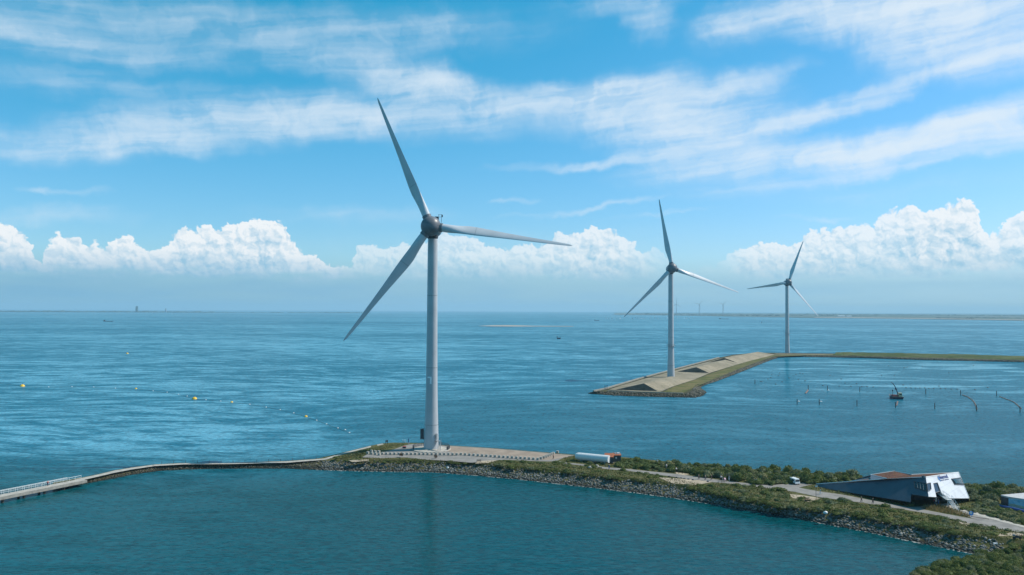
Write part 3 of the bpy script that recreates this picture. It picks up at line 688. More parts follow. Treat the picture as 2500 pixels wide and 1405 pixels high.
# ------------------------------------------------------------------ wind turbines
TURB = []
def blade_arrays(R0=3.9, R1=51.0, nsec=26, nk=20):
    ch = [(3.9,2.9),(6,2.9),(9,3.0),(13,3.15),(16,3.1),(20,2.75),(27,2.05),(35,1.5),(42,1.12),(47,.88),(49.6,.62),(50.6,.36),(51,.10)]
    V = []; F = []
    rs = [R0 + (R1-R0)*(i/(nsec-1)) for i in range(nsec-4)] + [49.4, 50.2, 50.7, 51.0]
    rs = sorted(rs)
    for r in rs:
        c = lerp_pts(ch, r)*(1.0 + 0.28*min(1, max(0, (r-5)/9))); k = min(1, max(0, (r-5)/9)); k = k*k*(3-2*k)
        th = (1-k)*1.0 + k*(0.34 - 0.16*min(1, (r-14)/30 if r > 14 else 0))
        tw = R(8*(1 - min(1, r/40))) + R(27)
        off = 0.5*(1-k) + k*0.36           # leading edge distance from the pitch axis
        for j in range(nk):
            a = 2*math.pi*j/nk
            xc = 0.5 - 0.5*math.cos(a)     # 0 leading, 1 trailing
            circ = 0.5*math.sin(a)
            foil = (1.45*math.sqrt(max(xc, 0)) - 0.62*xc - 1.3*xc**2 + .9*xc**3 - .43*xc**4)*0.5*(1 if math.sin(a) >= 0 else -1)
            yy = ((1-k)*circ + k*foil)*th*c
            x = (off - xc)*c; y = -yy
            X_ = x*math.cos(tw) - y*math.sin(tw)*0; 
            xr = x*math.cos(tw) + y*math.sin(tw); yr = -x*math.sin(tw) + y*math.cos(tw)
            V.append(Vector((xr, yr - 1.6*((r/51.0)**2), r)))
    n = nk
    for i in range(len(rs)-1):
        for j in range(n): F.append((i*n+j, i*n+(j+1) % n, (i+1)*n+(j+1) % n, (i+1)*n+j))
    F.append(tuple(range(n))); F.append(tuple((len(rs)-1)*n+j for j in range(n))[::-1])
    return V, F
BLADE = blade_arrays()
def turbine(base, hub_h, scale, yaw, angs, label, ring_h=None, extras=True):
    T = empty('wind_turbine', base, label, 'wind turbine', 'three bladed wind turbines', scale=scale)
    H = hub_h/scale
    mb = MB(); prof = [(2.76,0),(2.70,1.2),(2.62,2.6),(2.52,5),(2.42,8.5),(2.25,14),(2.1,21),(2.02,29),(1.95,40),(1.87,55),(1.80,68),(1.74,H-3.4)]
    mb.lathe(prof, 48); tw = mb.build('tower', M_tower, T, True)
    sm = MB()
    for h, r in ((8.5, 2.42), (29, 2.02), (55, 1.87)): sm.lathe([(r+.005, h-.09), (r+.03, h-.07), (r+.03, h+.07), (r+.005, h+.09)], 48, cap=False)
    sm.build('flange_seam', M_mgrey, tw)
    if ring_h:
        rg = MB(); r = lerp_pts([(a, b) for b, a in prof], ring_h)
        rg.lathe([(r-.02, ring_h-.15), (r+1.1, ring_h-.15), (r+1.1, ring_h), (r-.02, ring_h)], 32, cap=False)
        for k in range(16):
            a = k*math.pi/8; rg.tube([(math.cos(a)*(r+1.05), math.sin(a)*(r+1.05), ring_h), (math.cos(a)*(r+1.05), math.sin(a)*(r+1.05), ring_h+1.1)], .05, 5)
        rg.lathe([(r+1.0, ring_h+1.05), (r+1.1, ring_h+1.05), (r+1.1, ring_h+1.15), (r+1.0, ring_h+1.15)], 32, cap=False)
        rg.build('service_platform', M_mgrey, tw)
    ax = Vector((math.sin(yaw), -math.cos(yaw), math.tan(R(4)))).normalized()    # rotor axis, pointing upwind
    right = Vector((math.cos(yaw), math.sin(yaw), 0)); up = right.cross(-ax).normalized()
    if up.z < 0: up = -up
    C0 = Vector((0, 0, H)); Hc = C0 + ax*4.4
    nm = MB(); nm.lathe([(0.3,-6.0),(1.6,-5.6),(2.5,-4.6),(2.95,-3),(3.1,-1),(3.05,1.2),(2.9,2.2),(2.6,2.6)], 32, C0, ax)
    nac = nm.build('nacelle', M_hub, T, True)
    yk = MB(); yk.lathe([(1.74, H-3.9), (1.95, H-3.4), (2.0, H-2.4), (1.9, H-1.6)], 32); yk.build('yaw_collar', M_dark, nac, True)
    bx = MB(); Mx = Matrix((right, -ax, up)).transposed()
    bx.box(C0 + up*3.9 - ax*2.4 + right*1.0, (1.3, 1.6, 1.5), M=Mx); bx.build('cooler_box', M_dark, nac, bevel=.06)
    ms = MB(); q0 = C0 + up*2.8 - ax*4.0
    for dx in (1.5, 2.5):
        ms.tube([q0+right*dx, q0+right*dx+up*3.0], .07, 6)
    ms.tube([q0+right*1.0+up*2.1, q0+right*3.0+up*2.1], .06, 6); ms.tube([q0+right*1.3+up*3.0, q0+right*2.7+up*3.0], .05, 6)
    ms.box(q0+right*2.8+up*2.5, (.35, .35, .8)); ms.build('weather_mast', M_dark, nac)
    hb = MB(); hp = []
    for i in range(17):
        a = math.pi*i/16; hp.append((max(.03, 3.62*math.sin(a)), -3.62*math.cos(a)))
    hb.lathe(hp, 40, Hc, ax); hub = hb.build('hub', M_hub, T, True)
    for th in angs:
        phi = R(90 - th)
        def loc(v):      # blade local -> turbine local; x towards the leading edge, z outwards, y downwind
            o_ = up*math.cos(phi) + right*math.sin(phi); l_ = right*math.cos(phi) - up*math.sin(phi)
            return Hc + o_*v.z + l_*v.x - ax*v.y
        bl = raw('blade', [loc(v) for v in BLADE[0]], BLADE[1], M_blade, T, True); bl.data.set_sharp_from_angle(angle=R(50))
        bmn = bmesh.new(); bmn.from_mesh(bl.data); bmesh.ops.recalc_face_normals(bmn, faces=bmn.faces); bmn.to_mesh(bl.data); bmn.free()
        o_ = (up*math.cos(phi) + right*math.sin(phi))
        rc = MB(); rc.lathe([(1.35, 2.9), (1.62, 3.2), (1.66, 4.15), (1.55, 4.25), (1.50, 3.9)], 28, Hc, o_, cap=False)
        rc.build('blade_collar', M_hub, hub, True)
        sm = MB()
        l_ = right*math.cos(phi) - up*math.sin(phi)
        for zz in (16.2,):
            k = min(range(26), key=lambda i_: abs(BLADE[0][i_*20].z - zz)); 
            pts = [loc(Vector((v.x*1.006, v.y*1.02, zz))) for v in BLADE[0][k*20:(k+1)*20]]; pts2 = [loc(Vector((v.x*1.006, v.y*1.02, zz+.12))) for v in BLADE[0][k*20:(k+1)*20]]
            sm.add(pts+pts2, [(j, (j+1) % 20, 20+(j+1) % 20, 20+j) for j in range(20)])
        sm.build('blade_joint', M_mgrey, bl)
    return T, tw
def hubdata(bpx, bpy, hpx, hpy, z):
    b = G(bpx, bpy, z); h = P(hpx, hpy, b.y - 4.4); return b, h.z - z
b1, h1_ = hubdata(1053, 1094.5, 1054, 555, ZT+.5)
T1, TW1 = turbine(b1, h1_, 1.035, R(-3.5), (113.2, -8.3, -126.2), 'tallest and nearest wind turbine, standing on the dam with a round concrete base')
b2, h2_ = hubdata(1638, 921, 1635, 656, 1.7)
T2, TW2 = turbine(b2, h2_, h2_/h1_*1.045, R(2), (100.2, -20.4, -135.2), 'middle wind turbine on the concrete tip of the far pier, seen between two others', ring_h=22.5)
b3, h3_ = hubdata(1922, 861.5, 1921, 690.5, 1.7)
T3, TW3 = turbine(b3, h3_, h3_/h1_*1.03, R(6), (68.6, 189.0, -49.6), 'smallest wind turbine on the grassy dike at the right, one blade pointing left', ring_h=21.5)
print('turbines', b1, h1_, b2, h2_, b3, h3_)
# fittings of the first tower
mk_ = MB(); 
for (xa, xb, za, zb) in ((-1.35, 0.15, 25.3, 25.85), (-0.45, 0.15, 23.2, 25.3)):
    vs = []
    for zz in (za, zb):
        r = 2.115 if zz < 24 else 2.085
        for i in range(7):
            x = xa + (xb-xa)*i/6; vs.append((x, -math.sqrt(max(.01, (r+.03)**2 - x*x)), zz))
    mk_.add(vs, [(i, i+1, 8+i, 7+i) for i in range(6)])
mk_.build('painted_mark', mat('bright_white_paint', (.86,.87,.87), .35, var=.02), TW1)
cb = MB(); cb.box((-3.35, .3, 5.2), (1.15, 1.8, 3.4)); cab = cb.build('transformer_cabinet', M_dark, TW1, bevel=.05)
cb = MB(); cb.box((-3.3, .3, 3.35), (1.5, 2.2, .2)); cb.box((-2.9, .3, 5.2), (.3, 1.2, 3.8)); cb.build('cabinet_bracket', M_mgrey, TW1)
la = MB()
la.box((2.0, -2.0, 4.4), (.75, .25, 2.2), rz=.75); la.build('door', M_mgrey, TW1)
la = MB(); la.box((2.5, -2.4, 3.0), (1.6, 1.4, .12), rz=.75)
for i in range(9): la.box((3.3+.0*i, -3.2-.28*i, 2.85-.32*i), (1.0, .3, .06))
for sx in (2.85, 3.75): la.tube([(sx, -3.1, 3.9), (sx, -5.7, 1.2)], .05, 6); la.tube([(sx, -3.0, 3.0), (sx, -5.6, .1)], .07, 6)
la.build('stair', M_mgrey, TW1)
hl = MB()
for i in range(14):
    a = R(-20 + i*10); pass
pb = empty('turbine_base', (b1.x, b1.y, ZT), 'round pale concrete base disc under the tallest wind turbine', 'base')
m_ = MB(); m_.lathe([(7.2, 0), (7.2, .28), (7.0, .34)], 64); m_.build('disc', M_conc, pb, True)
m_ = MB(); m_.lathe([(3.9, .32), (3.75, .5), (3.0, .52)], 48); m_.build('plinth', M_conc, pb, True)
rl = empty('railing', (b1.x, b1.y, ZT+.3), 'dark metal railing round the concrete base of the tallest turbine', 'railing')
m_ = MB(); nP = 30
def rp(a, h, r=6.85): return (math.cos(a)*r, math.sin(a)*r, h)
arcs = [R(a) for a in range(-28, 209, 6)]
for a in arcs[::1]: m_.tube([rp(a, 0), rp(a, 1.25)], .07, 5)
m_.build('posts', M_dark, rl)
m_ = MB()
for h in (.35, .8, 1.25): m_.tube([rp(a, h) for a in arcs], .06, 5)
m_.build('rails', M_dark, rl)
m_ = MB()
for a in (arcs[0], arcs[-1]):
    for d in range(6):
        aa = a + R(d*1.6 if a < 0 else -d*1.6); m_.tube([rp(aa, 0, 6.9), rp(aa, 1.3, 6.9)], .05, 5)
m_.build('mesh_panel', M_dark, rl)

# ------------------------------------------------------------------ visitor building
def quad(name, pts, mat_, parent, th=0.12, uvdir=None):
    """thick panel through the given outline"""
    pts = [Vector(p) for p in pts]; n = (pts[1]-pts[0]).cross(pts[2]-pts[0]).normalized()
    tocam = (Vector((0, 0, CAM_H)) - pts[0]).normalized()
    if n.dot(tocam) < 0: n = -n
    k = len(pts); V = pts + [p - n*th for p in pts]
    F = [tuple(range(k)), tuple(range(2*k-1, k-1, -1))] + [(i, (i+1) % k, k+(i+1) % k, k+i) for i in range(k)]
    bm = bmesh.new(); vs = [bm.verts.new(v) for v in V]
    for f in F: bm.faces.new([vs[i] for i in f])
    bmesh.ops.recalc_face_normals(bm, faces=bm.faces)
    me = bpy.data.meshes.new(name); bm.to_mesh(me); bm.free()
    return link_mesh(name, me, mat_, parent), n
def cladmat(name, col, step=1.0):
    m = bpy.data.materials.new(name); m.use_nodes = True; q = NT(m.node_tree); b = q.N['Principled BSDF']
    g = q.n('ShaderNodeNewGeometry'); sp = q.n('ShaderNodeSeparateXYZ'); q.l(g.outputs['Position'], sp.inputs[0])
    u = q.m('ADD', q.m('MULTIPLY', sp.outputs[0], 0.64), q.m('MULTIPLY', sp.outputs[1], -0.77))
    fr = q.m('FRACT', q.m('DIVIDE', u, step)); ln = q.mr(q.m('ABSOLUTE', q.m('SUBTRACT', fr, .5)), .44, .49)
    n = q.noise(q.vm('MULTIPLY', g.outputs['Position'], (1, 1, .15)), .6, 5, .6)
    c = q.mix(q.mr(n, .35, .7), (*col, 1), (*[x*.82 for x in col], 1)); c = q.mix(q.m('MULTIPLY', ln, .14), c, (.05, .06, .07, 1))
    q.l(c, b.inputs['Base Color']); b.inputs['Roughness'].default_value = .5; return m
M_clad = cladmat('grey_cladding', (.065,.088,.115)); M_front = cladmat('white_cladding', (.62, .64, .66), 1.3)
M_sedum = groundmat('sedum_roof', (.15,.065,.048), (.11,.055,.042), (.16,.135,.045), .22)
BX = (88.3+108)/2
BLD = empty('visitor_building', (104, 214, ZT), 'wedge shaped building with long grey wall, white slanted front and red planted roof', 'building')
BO = Vector((104, 214, ZT))
def L(*a): v = PS(*a); return v - BO
def wallY(px):   # depth of the long wall's plane under pixel column px
    tn = (px-1250)/FPX; s = (tn*231.5-88.0)/(20+tn*24.5); return 231.5-24.5*s
def onpl(px, py, p0, n):
    d = ray(px, py); o_ = Vector((0, 0, CAM_H)) - BO; k = (Vector(p0)-o_).dot(n)/d.dot(n); return o_ + d*k
A_t = L(2260,1165,208.4)
B_t, B_b = L(2340,1153.5,217.5), L(2366,1217,212.0)
NF = (B_t-A_t).cross(B_b-A_t).normalized()
def FR(px, py): return onpl(px, py, A_t, NF)
A_b = FR(2267, 1213)
def gz(px, Y, z): v = PS(px, 700, Y); return Vector((v.x, v.y, z)) - BO
tip = L(1992,1182.2,wallY(1992)); 
NL = (A_t-tip).cross(A_b-tip).normalized()
def WL(px, py): return onpl(px, py, A_t, NL)
lw = [tip, WL(2060,1178.5), WL(2125,1172.5), WL(2165,1169.3), A_t, A_b, WL(2224,1207), WL(2222,1226), WL(1992,1190)]
# flatten wall outline onto one plane through tip base, A_t, A_b
_, nW = quad('wall', lw, M_clad, BLD, .25)
quad('wall', [A_t, FR(2289,1160.9), FR(2285.5,1178.6), FR(2278,1180.5), FR(2286,1214), FR(2284.5,1214), A_b], M_front, BLD, .25)[0]['label'] = 'white front panel left of the stair'
quad('wall', [FR(2289.05,1160.9), B_t, B_b, FR(2316,1217), FR(2299,1205), FR(2289,1178.3), FR(2285.55,1178.6)], M_front, BLD, .25)[0]['label'] = 'large white slanted front panel'
# roof and its upstanding white edge
e1, e2, e3, e4 = L(2225,1159,219.5), L(2183,1150.5,226), L(2125,1159.5,227), L(2065,1177.5,232)
rf, _ = quad('roof', [A_t, B_t, e1, L(2222,1161,219), L(2165,1169.3,wallY(2165))], M_sedum, BLD, .2)
quad('roof', [L(2165,1169,wallY(2165)), L(2222,1160.6,219), e2, e3], M_sedum, BLD, .2)
quad('roof', [L(2125,1172.5,wallY(2125)), L(2165,1169.3,wallY(2165)), e3+Vector((0,0,-1.5)), L(2125,1168,227)], M_sedum, BLD, .2)
quad('roof', [L(2066,1178.3,wallY(2066)+.2), L(2125,1172.5,wallY(2125)+.2), L(2125,1167.5,227), e4], M_sedum, BLD, .2)
quad('wall', [e3, L(2165,1169.4,wallY(2165)+.1), L(2125,1172.8,wallY(2125)+.3), L(2125,1168,226)], M_clad, BLD, .15)
tr = MB()
def strip(a, b, r=.13):
    d = (b-a).normalized(); tr.tube([a, b], r, 4)
for a, b in ((B_t, e1), (e1, e2), (e2, e3), (e3, L(2165,1168.6,wallY(2165))), (L(2125,1167.2,227), e4), (A_t, B_t), (tip, L(2125,1172,wallY(2125)-.1)), (L(2125,1172,wallY(2125)-.1), A_t), (B_t, B_b)): strip(a, b, .12)
tr.build('roof_edge', M_white, BLD)
# back walls so that it stands solid
bk = MB()
for a, b in ((e4, e3), (e3, e2), (e2, e1), (e1, B_t)):
    a0, b0 = a.copy(), b.copy(); a0.z = b0.z = -.3; bk.add([a+Vector((0,.1,-.1)), b+Vector((0,.1,-.1)), b0+Vector((0,.1,0)), a0+Vector((0,.1,0))], [(0,1,2,3)])
a = B_t + Vector((.2, .2, -.2)); b = B_b + Vector((.1, .3, .1)); 
bk.add([a, b, Vector((b.x, b.y, -.3)), Vector((B_t.x, B_t.y+2, -.3))], [(0,1,2,3)])
bk.build('rear_wall', M_clad, BLD)
# dark undercroft below the raised corner
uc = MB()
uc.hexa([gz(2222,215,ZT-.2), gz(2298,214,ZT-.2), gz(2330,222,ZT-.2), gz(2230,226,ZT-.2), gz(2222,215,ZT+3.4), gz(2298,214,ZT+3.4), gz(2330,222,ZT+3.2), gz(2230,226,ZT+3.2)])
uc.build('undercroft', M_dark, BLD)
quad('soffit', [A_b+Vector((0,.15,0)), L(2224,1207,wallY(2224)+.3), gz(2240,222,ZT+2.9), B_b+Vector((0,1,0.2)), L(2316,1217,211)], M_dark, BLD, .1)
quad('lower_wall', [L(2299,1216,213), L(2342,1219,215), gz(2342,215,ZT), gz(2299,213,ZT)], M_concd, BLD, .2)
pl = MB(); pl.tube([gz(2279,208.5,ZT-.1), gz(2279,208.5,ZT+2.0)], .22, 10); pl.build('column', M_white, BLD)
def window(pts, off, bars, nm='window'):
    pts = [Vector(p) for p in pts]
    n = (pts[1]-pts[0]).cross(pts[-1]-pts[0]).normalized(); n = n if n.dot(Vector((0,0,CAM_H))-BO-pts[0]) > 0 else -n
    pts = [p + n*off for p in pts]
    w, _ = quad(nm, pts, M_glass, BLD, .06)
    fr = MB(); k = len(pts)
    for i in range(k): fr.tube([pts[i]+n*.05, pts[(i+1) % k]+n*.05], .10, 4)
    fr.build('frame', M_dark, w)
    if bars:
        br = MB()
        for j in range(1, bars):
            f = j/bars; br.tube([pts[0].lerp(pts[1], f)+n*.06, pts[3].lerp(pts[2], f)+n*.06], .06 if nm == 'window' else .05, 4)
        br.build('glazing_bars', M_mgrey if nm == 'window' else M_white, w)
    return w
window([WL(2231,1176.5),WL(2261.2,1181.5),WL(2262.3,1199.8),WL(2234,1191.5)], .06, 4)
window([FR(2262,1181.5),FR(2270.5,1179.5),FR(2272.5,1195),FR(2269,1198.5),FR(2264.4,1199.8)], .06, 0)
window([FR(2278.2,1180.5),FR(2289,1178.6),FR(2295.5,1199),FR(2284,1203)], -.2, 0, 'doorway')
wv_ = window([FR(2322,1170),FR(2344.5,1167.3),FR(2352,1184.5),FR(2330,1183.8)], .04, 0)
sl = MB(); p0 = [FR(2326,1171.5)-NF*0, FR(2343.5,1169.3), FR(2349,1182), FR(2332,1181.5)]
nf_ = NF if NF.y < 0 else -NF
for j in range(6):
    f = (j+.5)/6; sl.tube([p0[0].lerp(p0[1], f)+nf_*.22, p0[3].lerp(p0[2], f)+nf_*.22], .14, 4)
sl.build('louvre', M_white, wv_)
# outside stair with landing
stair = MB(); top = L(2287.5,1201,209.0); mid_ = L(2313,1219.5,206.2); bot = L(2336,1235,203.5)
bot.z = 0.0
for a, b, n in ((top, mid_, 12), (mid_+Vector((.5,0,0)), bot, 12)):
    d = Vector((b.x-a.x, b.y-a.y, 0)).normalized(); s_ = Vector((-d.y, d.x, 0))
    for i in range(n+1):
        c = a.lerp(b, i/n); stair.box(c, (.34, 1.25, .07), rz=math.atan2(d.y, d.x))
    for e in (-.65, .65): 
        stair.tube([a+s_*e, b+s_*e], .09, 4); stair.tube([a+s_*e+Vector((0,0,1.0)), b+s_*e+Vector((0,0,1.0))], .05, 4)
        for i in range(0, n+1, 3): c = a.lerp(b, i/n)+s_*e; stair.tube([c, c+Vector((0,0,1.0))], .035, 4)
stair.box(mid_+Vector((.25,0,0)), (1.2, 1.4, .1)); 
for c in (mid_, mid_+Vector((.5,.3,0))): stair.tube([c, Vector((c.x, c.y, 0))], .08, 6)
stair.build('stair', M_white, BLD)
# sign lettering on the front wall
def text_mesh(body, size, ext=.02, bold=0.0):
    cu = bpy.data.curves.new('lettering', 'FONT'); cu.body = body; cu.size = size; cu.extrude = ext; cu.offset = bold; cu.align_x = 'LEFT'; cu.align_y = 'BOTTOM'
    ob = bpy.data.objects.new('lettering', cu); COL.objects.link(ob)
    dg = bpy.context.evaluated_depsgraph_get(); me = bpy.data.meshes.new_from_object(ob.evaluated_get(dg)); bpy.data.objects.remove(ob); return me
fr_ = (FR(2317,1169.5)-FR(2289,1174)).normalized(); upv = (FR(2289,1165)-FR(2289,1174)).normalized()
nrm = NF if NF.y < 0 else -NF; upv = (upv - fr_*upv.dot(fr_)).normalized()
def place_text(body, size, px, py, Y, mat_, width=None, name='lettering', bold=.0):
    me = text_mesh(body, size, .03, bold); o = link_mesh(name, me, mat_, BLD)
    w = max(v.co.x for v in me.vertices) or 1; sx = (width/w) if width else 1
    Mx = Matrix((fr_*sx, upv, nrm)).transposed().to_4x4(); p = FR(px, py) + nrm*.06; Mx.translation = p
    for v in me.vertices: v.co = Mx @ v.co
    return o
sg = place_text('bluereef', 1.55, 2295.8, 1172.8, 211.7, M_blue, (FR(2318,1169.3)-FR(2295.8,1172.8)).length*.98, 'sign_lettering', .02)
place_text('zeeland aquarium', .42, 2296.3, 1175.2, 211.6, M_blue, (FR(2318,1171.7)-FR(2296.3,1175.2)).length*.95, 'sign_lettering')
em = MB(); c = FR(2292.5,1169.5)+nrm*.09
ep = [(0,-.85),(.22,-.3),(.2,.5),(-.15,.75),(-.55,.35),(-.75,-.05)]
k = len(ep); em.add([c+fr_*(x*.8)+upv*y for x, y in ep] + [c+fr_*(x*.8)+upv*y-nrm*.04 for x, y in ep], [tuple(range(k)), tuple(range(2*k-1, k-1, -1))]+[(i, (i+1) % k, k+(i+1) % k, k+i) for i in range(k)])
em.build('emblem', mat('emblem_blue', (.03,.17,.42), .5), BLD)
vt = MB(); vt.box(L(2254,1164,209), (.7,.5,.5)); vt.build('roof_vent', M_dark, BLD)

# ------------------------------------------------------------------ building at the right edge
B2 = empty('exhibit_building', PS(2470,1235,206), 'low building cut by the right edge, dark wall and pale blue painted wall', 'building')
O2 = B2.location.copy()
def L2(*a): return PS(*a) - O2
quad('roof', [L2(2443,1208.5,209), L2(2462,1213,206.5), L2(2500,1218.5,204.5), L2(2620,1238,199), L2(2620,1206,217), L2(2500,1203.5,217)], mat('grey_membrane', (.42,.42,.42), .8), B2, .35)
quad('wall', [L2(2443.5,1211,208.9), L2(2462,1215,206.6), L2(2462,1236,206.6), L2(2443.5,1229,208.9)], M_dark, B2, .2)
M_mural = groundmat('painted_sea_wall', (.22,.42,.55), (.35,.52,.60), (.10,.35,.48), .12)
M_mural2 = groundmat('painted_sand_wall', (.50,.48,.36), (.42,.42,.34), (.35,.42,.40), .3)
quad('painted_wall', [L2(2462,1217,206.5), L2(2500,1222,204.4), L2(2620,1242,198.9), L2(2620,1262,198.9), L2(2500,1242,204.4), L2(2462,1236,206.5)], M_mural, B2, .2)
quad('painted_band', [L2(2463,1230,206.3), L2(2475,1230.5,205.5), L2(2500,1237,204.2), L2(2500,1242,204.2), L2(2463,1237,206.3)], M_mural2, B2, .1)
B3 = empty('blue_tarpaulin', PS(2460,1243,203), 'deep blue low curved cover in front of the painted wall', 'cover'); O3 = B3.location.copy()
m_ = MB(); pts = [PS(2431,1233,209)-O3, PS(2445,1238,206.5)-O3, PS(2470,1243,204)-O3, PS(2500,1250,202)-O3, PS(2560,1264,199)-O3]; m_.tube(pts, [.35,.5,.55,.55,.5], 10); m_.build('cover_roll', M_blue, B3, True)

# ------------------------------------------------------------------ white tank and shed
def wz(px, py, z=ZT): return G(px, py, z)
a = PS(1405,1113.5,268); b = PS(1487,1121.5,262); ax = (b-a).normalized(); Ln = (b-a).length
TK = empty('storage_tank', wz(1445,1133), 'long white horizontal tank with rounded end lying on the dam beside a shed', 'tank'); OK_ = TK.location.copy()
m_ = MB(); m_.lathe([(.5,0),(.95,.25),(1.2,.9),(1.25,1.6),(1.25,Ln)], 32, a-OK_, ax); m_.build('shell', M_white, TK, True)
for f in (.2, .55, .9): m_ = MB(); c = a.lerp(b, f)-OK_; m_.box((c.x, c.y, (c.z-1.2)/2-.2), (.6, 2.0, max(.4, c.z-1.0+.4)), rz=math.atan2(ax.y, ax.x)); m_.build('saddle', M_concd, TK)
SHD = empty('shed', wz(1490,1133), 'small dark shed with orange tiled roof at the end of the white tank', 'shed'); OS = SHD.location.copy()
def LS(px, py, Y): return PS(px, py, Y)-OS
def block_on_ground(mb, c, dx, dy, h, rz): mb.box((c.x, c.y, h/2-.05), (dx, dy, h+.1), rz=rz)
g1 = wz(1487,1131)-OS; m_ = MB(); block_on_ground(m_, g1, 2.6, 2.6, 2.2, -.12); m_.build('wall', M_dark, SHD)
m_ = MB(); 
def slant(mb, c, dx, dy, h0, h1, rz, th=.14):
    Rz = Matrix.Rotation(rz, 3, 'Z'); q = []
    for zz in (0, th):
        for sx, sy in ((-1,-1),(1,-1),(1,1),(-1,1)): q.append(Rz @ Vector((sx*dx/2, sy*dy/2, (h0 if sy < 0 else h1)+zz)) + Vector((c.x, c.y, 0)))
    mb.hexa(q)
slant(m_, g1, 3.1, 3.1, 2.2, 3.0, -.12); m_.build('roof', M_tile, SHD)
g2 = wz(1506,1127.5)-OS; m_ = MB(); block_on_ground(m_, g2, 2.2, 2.2, 2.2, .1); m_.build('wall', M_dark, SHD)
m_ = MB(); slant(m_, g2, 2.7, 2.5, 2.25, 2.7, .1); m_.build('roof', M_tile, SHD)
m_ = MB(); m_.box((g2.x+.5, g2.y+.2, 2.85), (.9, .6, .5), rz=.3); m_.box((g2.x-.5, g2.y, 2.8), (.5, .5, .35)); m_.build('roof_vent', M_white, SHD)
m_ = MB(); m_.box((g2.x-.4, g2.y-1.15, 1.5), (.5, .08, .6)); m_.build('window', M_white, SHD)
m_ = MB(); m_.box((g2.x+1.18, g2.y-.6, 1.1), (.12, .7, 1.9), rz=.1); m_.build('door', M_concd, SHD)
m_ = MB(); m_.box((g2.x-.3, g2.y-1.7, .03), (3.4, 1.0, .12), rz=.05); m_.build('step', M_conc, SHD)

# ------------------------------------------------------------------ small things on the dam
def simple(name, mb, m_, pos, label, cat, group=None, bevel=0, rz=0.0):
    o = mb.build(name, m_, None, bevel=bevel); o.location = pos; o.rotation_euler = (0, 0, rz); return tag(o, label, cat, group)
mb = MB().box((0, 0, .42), (.85, .8, .84)); blk = mb.build('concrete_block', mat('block_concrete', (.35,.34,.30), .85, var=.15, scale=.8), None, bevel=.04)
bl_pos = [(934+i*10.1, 1110.2+(i*.10)) for i in range(19)] + [(1126+i*10.4, 1111.5+i*.68) for i in range(19)]
diag = [(1321,1121.5),(1328,1119.5),(1333,1117.5),(1338,1115.5),(1342.5,1113.5),(1347,1111.5),(1351,1110)]
clus = [(898,1108.5),(907,1104.5),(908,1110),(916,1106),(917.5,1110.8),(925,1106),(926,1112)]
first = True
def place_block(px, py, label, group, rz=0.0):
    global first
    o = blk if first else blk.copy()
    if not first: COL.objects.link(o)
    first = False
    o.location = wz(px, py, zp); o.rotation_euler = (0, 0, rz-.38+random.uniform(-.06, .06)); tag(o, label, 'concrete block', group)
for px, py in bl_pos: place_block(px, py, 'square concrete block in the long row between the asphalt and the turbine apron', 'concrete blocks in the long row')
for px, py in diag: place_block(px, py, 'concrete block in the short slanting row closing off the brick apron', 'concrete blocks in the slanting row')
for px, py in clus: place_block(px, py, 'pale concrete block in the cluster at the left end of the row', 'concrete blocks in the left cluster')
o = blk.copy(); COL.objects.link(o); o.location = wz(1361,1106.5,zp); tag(o, 'lone pale concrete block on the water side edge beyond the slanting row', 'concrete block')
for k in ('group',):
    if k in o: del o[k]
# info board, posts, pole, crate
ib = empty('information_board', wz(944,1084.5,ZT), 'grey information board on two dark legs at the left water edge', 'sign')
m_ = MB(); m_.box((.1, 0, 1.15), (.8, .08, .9)); m_.build('panel', M_mgrey, ib)
for sx in (-.45, .35): m_ = MB(); m_.box((sx, 0, .7), (.14, .14, 1.5)); m_.build('leg', M_dark, ib)
for px in (983.5, 987, 990.5):
    simple('marker_post', MB().tube([(0,0,0),(0,0,1.25)], .07, 8), M_white, wz(px,1081.5,ZT), 'thin pale post in the row of three near the water edge', 'post', 'row of three pale posts')
pp = empty('gauge_pole', wz(997.5,1084,ZT), 'dark blue topped pole on a pale foot behind the asphalt', 'pole')
m_ = MB(); m_.tube([(0,0,.4),(0,0,2.1)], .16, 10); m_.build('pole', M_blue, pp); m_ = MB(); m_.tube([(0,0,0),(0,0,.5)], .22, 10); m_.build('foot', M_conc, pp)
cr = empty('equipment_box', wz(987,1095,zp), 'dark red and black low box on the asphalt left of the turbine', 'box')
m_ = MB(); m_.box((0,0,.35), (1.3,.8,.6)); m_.build('body', M_dark, cr, bevel=.03); m_ = MB(); m_.box((.05,0,.70), (1.25,.8,.1)); m_.build('lid', M_red, cr, bevel=.02)
def bench(px, py, z, label, rz=0.0):
    e = empty('bench', wz(px, py, z), label, 'bench', rz=rz)
    for dy in (-.16, .02, .20): m_ = None
    m_ = MB(); [m_.box((0, dy, .45), (1.6, .15, .05)) for dy in (-.18, 0, .18)]; m_.build('seat', M_wood, e)
    m_ = MB(); [m_.box((0, .32, h), (1.6, .05, .14)) for h in (.65, .85)]; m_.build('backrest', M_wood, e)
    for sx in (-.65, .65): m_ = MB(); m_.box((sx, .05, .22), (.08, .55, .44)); m_.build('leg', M_dark, e)
bench(1169,1129.5,ZT,'brown wooden bench on bare sand near the middle of the dam'); bench(1972,1224,ZT,'dark bench on the sandy patch beside the path', .3)
